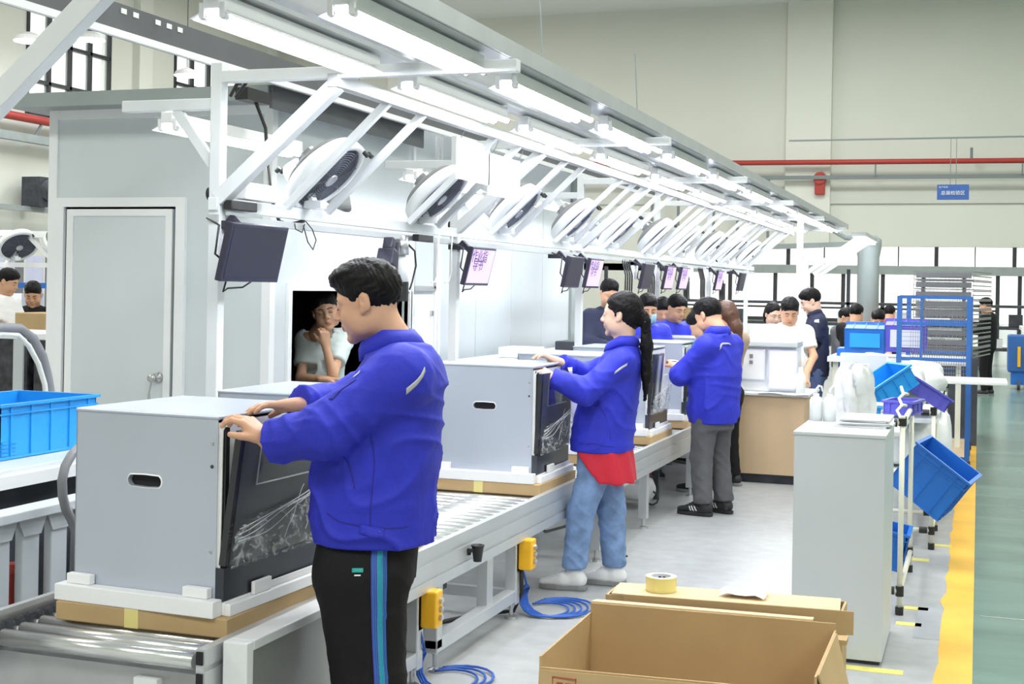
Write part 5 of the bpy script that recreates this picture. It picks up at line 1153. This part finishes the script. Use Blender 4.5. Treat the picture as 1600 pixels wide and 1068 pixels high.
    nn = ((nb - sh).normalized() * .5 + u * .6 + f * T.get('nk', .35) * .8).normalized(); nc, nv = A3(nb + nn * (.005 if T.get('collar') else -.012)), A3(nn)
    Fj.ops.append((lambda P_: -np.where(((P_ - nc) ** 2).sum(-1) < (.028 if T.get('collar') else .0125), (P_ - nc) @ nv, -1.0), .006, 'cut'))
    for q in 'LR':
        d = (W['wr' + q] - W['el' + q]).normalized()
        if T.get('sleeve', 1) >= 1:
            c_ = W['wr' + q] + d * T.get('cuff', -.01); 
            cc, dn = A3(c_), A3(d)
            Fj.ops.append((lambda P_, cc=cc, dn=dn: -np.where(((P_ - cc) ** 2).sum(-1) < .0115, (P_ - cc) @ dn, -1.0), .004, 'cut'))
        else:
            d = (W['el' + q] - W['sh' + q]).normalized(); e = W['sh' + q] + (W['el' + q] - W['sh' + q]) * (T['sleeve'] + .05); cc, dn = A3(e), A3(d)
            Fj.ops.append((lambda P_, cc=cc, dn=dn: -np.where(((P_ - cc) ** 2).sum(-1) < .0125, (P_ - cc) @ dn, -1.0), .004, 'cut'))
    np_obj(T.get('name', 'jacket'), [nets(Fj, h)], T['m'], t); G['F'] = Fj
    if T.get('collar'):
        cr = T['collar']; ax = (nb - sh).normalized(); g = []
        for i, (hgt, rr) in enumerate(((-.028, .082), (.0, .078), (.03, .074), (.034, .080), (.012, .092), (-.022, .100))):
            row = []
            for j in range(25):
                a = math.pi * (.13 + 1.74 * j / 24); o = (f * math.cos(a) + l * math.sin(a)) * rr * cr
                row.append(tuple(nb + ax * (hgt - .045 * max(0, math.cos(a)) ) * cr + o * (1 + .12 * max(0, math.cos(a))) + f * .008))
            g.append(row)
        MB().sheet(g).build('collar', T['m'], t, smooth=True, solid=.004)
    # trousers and shoes
    if legs:
        Fl = Field(); r0, r1, r2 = legs['r']; Fl.cap(W['hipL'], W['hipR'], r0 * .98, k=.05)
        Fl.tube(B, f, l, [(q[0], q[1], 0, q[2], q[3]) for q in legs['waist']], k=.03)
        for q in 'LR': Fl.cap(W['hip' + q], W['kn' + q], r0, r1, k=.03).cap(W['kn' + q], W['an' + q] + u * .0, r1, r2, k=.02)
        kn = [A3(W['kn' + q]) for q in 'LR'] + [A3(W['an' + q]) for q in 'LR']
        def wl(P_):
            near = sum(np.exp(-((P_ - e) ** 2).sum(-1) / .02) for e in kn)
            X, Y, Z = P_[..., 0], P_[..., 1], P_[..., 2]
            r_ = (1 - np.abs(np.sin(Z * 27 + 16 * X + 9 * Y + 1.7 * np.sin(Y * 19 + Z * 8) + .8 * np.sin(X * 33 + Z * 21)))) ** 2.4; q_ = (1 - np.abs(np.sin(Z * 14 - 22 * X + 18 * Y + 1.2 * np.sin(Z * 19)))) ** 2.4
            return (-legs.get('amp', .005) * ((.25 + 1.1 * near) * r_ + .6 * q_)).astype(np.float32)
        if h < .02: Fl.wr(wl)
        for q in 'LR':
            cc = A3(W['an' + q] - u * .0)
            Fl.ops.append((lambda P_, cc=cc: -np.where(((P_ - cc)[..., :2] ** 2).sum(-1) < .04, cc[2] - P_[..., 2], -1.0), .004, 'cut'))
        np_obj(legs.get('name', 'trousers'), [nets(Fl, h)], legs['m'], t); G['L'] = Fl
    if shoes:
        for q in 'LR':
            a = Vector((W['an' + q].x, W['an' + q].y, B.z)); td = J.get('toe' + q, (1, 0)); d = (f * td[0] + l * td[1]).normalized(); sd = Vector((-d.y, d.x, 0)); s_ = shoes.get('s', 1)
            Fs = Field(); Fs.cap(a - d * .03 * s_ + u * .055, a + d * .06 * s_ + u * .055, .042 * s_, .040 * s_, k=.02).cap(a + d * .06 * s_ + u * .05, a + d * .165 * s_ + u * .035, .042 * s_, .030 * s_, k=.03, flat=(u, .8)).cap(a - d * .01 * s_ + u * .06, a + u * .115, .042 * s_, .043 * s_, k=.02)
            Fs.cut(a + u * .014, -u, .003); Fs.cut(a + u * .118, u, .004); so = np_obj('shoe', [nets(Fs, min(h, .009))], shoes['m'], t)
            pr = [(-.075, .0), (-.068, .026), (-.03, .038), (.03, .036), (.09, .044), (.15, .040), (.188, .022), (.196, 0)]; pr = pr + [(x_, -y_) for x_, y_ in pr[-2:0:-1]]
            mb = MB(); n_ = len(pr); mb.add([a + d * x_ * s_ + sd * y_ * s_ + u * z_ for z_ in (.001, .026) for x_, y_ in pr], [tuple(range(n_))[::-1], tuple(range(n_, 2 * n_))] + [(i, (i + 1) % n_, n_ + (i + 1) % n_, n_ + i) for i in range(n_)])
            mb.build('sole', shoes.get('sole', 'sole_grey'), so, bevel=.004)
            lc = MB()
            for k in range(4):
                b_ = a + d * (.055 + .022 * k) * s_ + u * (.104 - .010 * k); pts = snap(Fs, [b_ + sd * (.026 * (j / 4 - .5) * 2) for j in range(5)], .002); lc.tube([Vector([float(x_) for x_ in p_]) for p_ in pts], .0028, 5)
            if h < .015: lc.build('laces', shoes.get('lace', 'cloth_white'), so)
            if shoes.get('mark'):
                for k in range(3): ribbon(Fs, [a + d * (.03 + .022 * k) + sd * .05 + u * .035, a + d * (.05 + .022 * k) + sd * .05 + u * .075], .009, 'shoe_mark', 'white_bright', so, .001, 6, wdir=d)
    G.update(dict(t=t, W=W, B=B, f=f, l=l, u=u, P=P, Fh=Hd)); return G

# -------- the near man at the conveyor
d0 = 4.15; b = at(575, 449 + 1.62 * 506, d=d0); b.z = 0
man = person('nearest man, in a blue work jacket and black track trousers with blue side stripes', (b.x, b.y), (-.944, -.30), dict(
    head=(.024, 0, 1.562), neck=(-.05, 0, 1.45), shL=(-.095, .175, 1.355), shR=(-.075, -.175, 1.355), elL=(.105, .245, 1.195), elR=(.13, -.235, 1.22), wrL=(.29, .19, 1.152), wrR=(.255, -.08, 1.238),
    hipL=(.022, .075, .74), hipR=(.03, -.075, .74), knL=(-.008, .10, .43), knR=(.03, -.10, .43), anL=(-.05, .10, .07), anR=(.0, -.10, .07), toeL=(1, .1), toeR=(1, -.1)),
    hair='fade', look=(-.12, .27, 0), hs=.98, wide=1.08, h=.0068, hh=.0034,
    top=dict(m='cloth_blue', name='jacket', collar=1.08, secs=[(.835, -.003, .182, .215), (.90, .0, .192, .222), (1.0, .0, .192, .220), (1.1, -.015, .192, .215), (1.22, -.035, .175, .215), (1.32, -.065, .150, .215), (1.40, -.08, .115, .17), (1.44, -.08, .09, .10)], rs=(.088, .078, .060), amp=.0115, cuff=-.005),
    legs=dict(m='cloth_black', r=(.140, .108, .088), waist=[(.72, .02, .152, .18), (.88, .01, .155, .18)], amp=.004), shoes=dict(m='shoe_white', s=1.1),
    hands=dict(L=dict(d=(.70, -.05, .62), n=(.66, -.25, -.70), curl=(.62, .66, .72, .78), spread=.10, L=.98), R=dict(d=(.96, .12, .0), n=(.0, .1, -1), curl=(.22, .26, .30, .34), spread=.08, L=.95)))
F1, W1, f1, l1, u1, t1 = man['F'], man['W'], man['f'], man['l'], man['u'], man['t']
def p1(px, py, off=.25, d=None): return at(px, py, d=(d or d0) - off)
ribbon(F1, [p1(632, 608), p1(650, 596), p1(670, 578), p1(676, 573)], .018, 'reflective_band', 'reflect_band', t1, .003, 14)['label'] = 'pale reflective strip on the shoulder'
ribbon(F1, [p1(546, 579), p1(556, 574)], .012, 'chest_badge', 'white_bright', t1, .004, 6)
ribbon(F1, [p1(538, 714), p1(545, 745), p1(550, 764)], .004, 'pocket_slit', 'cloth_blue_in', t1, .001, 12, wdir=f1)
ribbon(F1, [p1(585, 690), p1(582, 740), p1(577, 800), p1(576, 835)], .0022, 'side_seam', 'cloth_blue_in', t1, .001, 20, wdir=f1)
ribbon(F1, [p1(560, 829), p1(580, 833), p1(601, 836)], .030, 'hem_tab', 'cloth_blue', t1, .004, 10); ribbon(F1, [p1(592, 833), p1(595, 833)], .008, 'snap_button', 'stripe_blue', t1, .007, 4)
ribbon(F1, [p1(485, 806), p1(520, 818), p1(560, 824), p1(600, 828), p1(640, 829), p1(665, 828)], .0022, 'hem_seam', 'cloth_blue_in', t1, .001, 40)
ribbon(F1, [p1(556, 596), p1(540, 612), p1(527, 640)], .010, 'front_placket', 'cloth_blue_in', t1, .001, 12, wdir=f1)
Fl = man['L']; 
for w_, m_, dx in ((.072, 'stripe_blue', 0), (.024, 'stripe_teal', .0)):
    ribbon(Fl, [p1(602 + dx, 845), p1(602 + dx, 930), p1(604 + dx, 1000), p1(607 + dx, 1066), p1(607, 1160), p1(600, 1230)], w_, 'side_stripe', m_, t1, .002 + (.002 if w_ < .05 else 0), 60, wdir=f1, th=.001)
for k, dx in enumerate((-15, -10.5, -6, 6.5, 10.5, 15)):
    ribbon(Fl, [p1(602 + dx, 846), p1(602 + dx, 930), p1(604 + dx, 1000), p1(607 + dx, 1066), p1(607 + dx, 1160)], .0022, 'stripe_line', 'stripe_teal' if abs(dx) > 7 else 'denim', t1, .004, 50, wdir=f1, th=.001)
ribbon(Fl, [p1(546, 889), p1(568, 889)], .016, 'trouser_badge', 'badge_teal', t1, .003, 6, th=.001); ribbon(Fl, [p1(551, 898.5), p1(563, 898.5)], .005, 'badge_line', 'white_bright', t1, .003, 4, th=.001)

# -------- the ponytailed woman
def lf(px, py, x0, k, kz, yh, l=0): return (round((x0 - px - .329 * k / .944 * l) / k, 3), l, round(1.62 - (py - yh) / kz, 3))
q = lambda px, py, l=0: lf(px, py, 935, 272, 288, 451.5, l)
b = at(935, 451.5 + 1.62 * 288, d=7.29)
lady = person('woman with a long black ponytail, blue jacket, red shirt hem and light jeans', (b.x, b.y), (-1, 0), dict(
    head=q(963, 493), neck=q(968, 532), shL=q(962, 562, .14), shR=q(972, 560, -.14), elL=q(905, 607, .25), elR=q(915, 592, -.18), wrL=(.205, .30, 1.155), wrR=(.25, -.02, 1.215),
    hipL=q(928, 722, .075), hipR=q(944, 722, -.07), knL=q(905, 795, .09), knR=q(955, 800, -.09), anL=q(896, 885, .09), anR=q(961, 888, -.10), toeL=(1, .12), toeR=(1, 0)),
    hair='pony', skin='skin_pale', look=(.0, .03, 0), hs=.97, fem=True, h=.0085, hh=.005,
    top=dict(m='cloth_blue', name='jacket', collar=.92, secs=[(.745, -.005, .165, .20), (.80, -.005, .165, .205), (.93, -.02, .165, .195), (1.05, -.05, .15, .185), (1.18, -.085, .125, .18), (1.26, -.10, .10, .14), (1.30, -.11, .075, .08)], rs=(.066, .068, .050), amp=.0075, cuff=-.01),
    legs=dict(m='denim', name='jeans', r=(.090, .074, .064), waist=[(.66, -.01, .13, .15), (.78, -.01, .13, .15)], amp=.006), shoes=dict(m='shoe_white', s=.98, sole='sole_grey'),
    hands=dict(L=dict(d=(.80, -.1, .45), n=(.4, -.5, -.75), curl=(.5, .55, .6, .65), L=.93), R=dict(d=(.85, .1, .35), n=(.2, .3, -1), curl=(.4, .45, .5, .6), L=.93)))
t2 = lady['t']; Fr = Field(); f, l, u, B = lady['f'], lady['l'], lady['u'], lady['B']
Fr.tube(B, f, l, [(.585, -.02, 0, .172, .192), (.66, -.012, 0, .168, .196), (.80, -.005, 0, .150, .19)]); Fr.wr(lambda P_: .005 * np.sin(P_[..., 0] * 30 + P_[..., 1] * 42 + P_[..., 2] * 12)); Fr.cut(B + f * .01 + u * .655, f * .9 - u * .75, .004)
np_obj('shirt', [nets(Fr, .01)], 'cloth_red', t2)
pl = lambda px, py: at(px, py, d=7.0)
ribbon(lady['F'], [pl(962, 583), pl(972, 576), pl(984, 570)], .016, 'reflective_band', 'reflect_band', t2, .003, 10)
ribbon(lady['F'], [pl(885, 690), pl(915, 698), pl(950, 702), pl(978, 703)], .003, 'hem_seam', 'cloth_blue_in', t2, .001, 24)
ribbon(lady['F'], [pl(940, 640), pl(950, 665), pl(962, 690)], .003, 'pocket_slit', 'cloth_blue_in', t2, .001, 12, wdir=f)

# -------- man in grey trousers
q = lambda px, py, l=0: lf(px, py, 1112, 203, 215, 455, l)
b = at(1112, 455 + 1.62 * 215, d=9.77)
m2 = person('man in a blue jacket, dark grey trousers and black striped sneakers, seen from behind', (b.x, b.y), (-.9, .42), dict(
    head=(.055, 0, 1.435), neck=(-.03, 0, 1.335), shL=(-.05, .17, 1.225), shR=(-.03, -.17, 1.225), elL=(.12, .25, 1.01), elR=(.03, -.26, 1.0), wrL=(.20, .19, 1.06), wrR=(.26, -.14, 1.07),
    hipL=(0, .09, .74), hipR=(.01, -.09, .74), knL=(.03, .10, .42), knR=(.02, -.10, .42), anL=(.0, .11, .09), anR=(-.03, -.11, .09), toeL=(1, .25), toeR=(1, -.1)),
    hair='short', look=(-.0, .45, 0), hs=1.0, h=.012, hh=.0065, wide=1.03,
    top=dict(m='cloth_blue', name='jacket', collar=1.0, secs=[(.66, .0, .15, .185), (.75, .0, .165, .205), (.9, -.005, .165, .21), (1.05, -.015, .16, .21), (1.17, -.03, .13, .20), (1.25, -.04, .10, .15), (1.30, -.04, .08, .09)], rs=(.08, .07, .055), amp=.0095, cuff=-.05),
    legs=dict(m='cloth_grey', r=(.098, .078, .068), waist=[(.62, 0, .13, .165), (.74, 0, .13, .165)], amp=.007), shoes=dict(m='shoe_black', s=1.02, sole='shoe_black', lace='cloth_black', mark=True),
    hands=dict(L=dict(curl=(.6, .6, .7, .8)), R=dict(curl=(.6, .6, .7, .8))))
pl = lambda px, py: at(px, py, d=9.58)
ribbon(m2['F'], [pl(1120, 544), pl(1135, 534), pl(1150, 532), pl(1160, 533)], .02, 'reflective_band', 'reflect_band', m2['t'], .006, 16)

# -------- generic standing workers further off
def std(s=1.0, hand_f=.33, hand_u=1.05, lean=0.0, sp=.1):
    return dict(head=(.03 + lean * 1.3, 0, 1.50 * s), neck=(-.01 + lean, 0, 1.40 * s), shL=(-.02 + lean * .8, .165, 1.30 * s), shR=(-.02 + lean * .8, -.165, 1.30 * s), elL=(.07 + lean * .6, .22, 1.08 * s), elR=(.07 + lean * .6, -.22, 1.08 * s),
                wrL=(hand_f, sp, hand_u), wrR=(hand_f, -sp, hand_u), hipL=(0, .085, .82 * s), hipR=(0, -.085, .82 * s), knL=(.03, .09, .44 * s), knR=(.02, -.09, .44 * s), anL=(0, .10, .08), anR=(-.02, -.10, .08))
def secs(s=1.0, w=1.0, lean=0.0, hem=.76):
    return [(hem * s, 0, .13 * w, .175 * w), (.9 * s, .0 + lean * .2, .135 * w, .18 * w), (1.1 * s, lean * .5, .135 * w, .185 * w), (1.24 * s, -.02 + lean * .8, .115 * w, .18 * w), (1.33 * s, -.02 + lean * .9, .085 * w, .12 * w), (1.37 * s, -.02 + lean, .07 * w, .08 * w)]
LEG = lambda m, s=1.0: dict(m=m, r=(.088, .066, .056), waist=[(.74 * s, 0, .115, .15), (.84 * s, 0, .115, .15)], amp=.005)
def worker(label, px, py, d, fwd, m, legm='cloth_black', s=1.0, lean=.0, sleeve=1.0, look=(0, .3, 0), hair='short', hairm='hair', skin='skin', h=.016, hh=.009, w=1.0, hf=.33, hu=1.05, top_name='jacket', collar=0, face=True, shoes='shoe_black', hem=.76, amp=.006):
    # px, py = where the crown of the head is seen; the figure stands on the floor at depth d
    p = at(px, py, d=d); f, l, u = frame_of(fwd); J = std(s, hf, hu * s, lean); hd = J['head']; base = p - f * hd[0]; s2 = (p.z - .125) / (1.50 * s)
    J = std(s * s2, hf, hu * s * s2, lean)
    return person(label, (base.x, base.y), fwd, J, skin=skin, hair=hair, hairm=hairm, look=look, h=h, hh=hh, face=face,
                  top=dict(m=m, name=top_name, secs=secs(s * s2, w, lean, hem), rs=(.072, .062, .052), sleeve=sleeve, collar=collar, amp=amp, nk=.3), legs=LEG(legm, s * s2), shoes=dict(m=shoes))
cam_dir = Vector((sC, -cC, 0))   # pointing back to the camera
toC = (.325, -.945)
g = worker('man in a white t-shirt looking down at his hands behind the wooden bench', 1234, 466, 12.4, toC, 'cloth_white', 'denim_dark', sleeve=.62, look=(-.1, .48, 0), w=1.12, hf=.28, hu=.90, top_name='t_shirt', h=.012, hh=.0065)
g = worker('man in navy polo shirt and dark jeans in profile beside the far gantry post', 1268, 452, 13.6, (-.96, -.25), 'cloth_navy', 'denim_dark', sleeve=.68, look=(0, .42, 0), lean=.02, hf=.36, hu=1.02, top_name='polo_shirt', collar=.8, h=.013, hh=.007, skin='skin_pale')
ribbon(g['F'], [at(1276, 503, d=13.4), at(1280, 503, d=13.4)], .02, 'chest_badge', 'white_bright', g['t'], .003, 4)
g = worker('dark haired person half hidden behind the man in the white t-shirt', 1208, 474, 14.5, toC, 'cloth_white', look=(.3, .3, 0), hair='bob', skin='skin_pale', top_name='shirt', h=.02)
g = worker('worker in blue with a pale blue face mask, beyond the woman', 1012, 461, 11.6, (.6, -.75), 'cloth_blue', look=(-.2, .3, 0), skin='skin_warm', h=.016, hh=.0085)
Pm = g['P']; Fm = Field(); Rh = None
mb = MB().sheet([[tuple(Pm(.112 - 3.4 * abs(y_) ** 1.75 - .25 * abs(z_ + .045), y_, z_)) for y_ in [(-.062 + .0155 * i) for i in range(9)]] for z_ in (-.012, -.03, -.05, -.075, -.1)]); mb.build('face_mask', 'mask_blue', g['t'], smooth=True, solid=.003)
g = worker('bare faced worker in blue looking right, left of the man in grey trousers', 1057, 462, 12.6, (.75, -.65), 'cloth_blue', look=(0, .35, 0), skin='skin_warm', lean=.04)
g = worker('bowed worker in blue mostly hidden behind the masked worker', 1036, 466, 13.4, (.3, -.95), 'cloth_blue', look=(0, .5, 0), face=False)
g = worker('person in dark blue just left of the head of the ponytailed woman', 952, 438, 12.4, (.55, -.8), 'cloth_navy', look=(.0, .3, 0), face=False)
g = worker('woman with long brown hair behind the man in grey trousers', 1133, 472, 11.2, (-.9, .4), 'cloth_tan', hair='long', hairm='hair_brown', look=(0, .2, 0), face=False, top_name='shirt', w=.68)
g = worker('person in a teal top just left of the man in grey trousers', 1098, 484, 10.9, (-.95, .1), 'cloth_teal', lean=.0, look=(0, .6, 0), face=False, w=1.25, hf=.36, hu=1.14)
g = worker('worker seen in profile with dark hair left of the blue bin', 1322, 482, 17.5, (.9, -.35), 'cloth_grey', look=(0, .3, 0), skin='skin_warm', h=.02, hh=.011)
g = worker('worker with dark hair bowed above the violet bin', 1372, 484, 16.5, (.2, -.98), 'cloth_black', look=(0, .5, 0), h=.02, hh=.011)
g = worker('dark haired worker standing just in front of the grey duct column', 1338, 476, 17.2, (.3, .95), 'cloth_black', look=(0, .3, 0), h=.022, hh=.012, face=False)
g = worker('worker in a red top far behind the violet bin', 1390, 478, 21, (.3, .95), 'cloth_red', look=(0, .3, 0), h=.024, hh=.012, face=False, top_name='shirt')
g = worker('person all in black standing behind the blue cage', 1541, 466, 22, (-.9, .3), 'cloth_black', look=(0, .2, 0), h=.022, hh=.012, face=False)
g = worker('worker in a white shirt at the far left edge', 12, 421, 13.2, (.95, .1), 'cloth_white', look=(.1, .35, 0), sleeve=.7, skin='skin_warm', h=.014, hh=.008, top_name='shirt')
g = worker('worker in black with bowed head left of the booth', 52, 441, 13.6, (.5, -.85), 'cloth_black', look=(0, .45, 0), skin='skin_warm', h=.018, hh=.009, top_name='shirt')

# -------- man leaning in the booth window, chin on his hand
pH = at(508, 491, d=9.58); f, l, u = frame_of((.60, -.80)); B = pH - u * 1.48; B.z = 0
zc = pH.z
def win(px, py, d): v = at(px, py, d=d) - B; return (v.dot(f), v.dot(l), v.z)
person('man in a pale t-shirt leaning in the booth window, chin resting on his hand', (B.x, B.y), (.60, -.80), dict(
    head=win(509, 487, 9.55), neck=win(497, 522, 9.65), shL=win(538, 528, 9.73), shR=win(478, 530, 9.67), elL=win(520, 585, 9.45), elR=win(470, 590, 9.53), wrL=win(509, 540, 9.45), wrR=win(505, 592, 9.41),
    hipL=win(530, 640, 9.88), hipR=win(490, 640, 9.88)), skin='skin_warm', hair='short', look=(-.15, .12, .22), hs=1.12, h=.011, hh=.0055,
    top=dict(m='cloth_mint', name='t_shirt', secs=[(.80, -.10, .12, .16), (1.0, -.10, .13, .165), (1.12, -.09, .12, .165), (1.22, -.08, .09, .14), (1.27, -.07, .07, .08)], rs=(.07, .062, .05), sleeve=.62, amp=.006, nk=.5), legs=None,
    hands=dict(L=dict(d=(.1, -.15, 1), n=(-.9, -.3, .1), curl=(.9, 1.0, 1.0, 1.1)), R=dict(d=(.1, 1, .0), n=(0, 0, -1), curl=(.3, .3, .4, .4))))
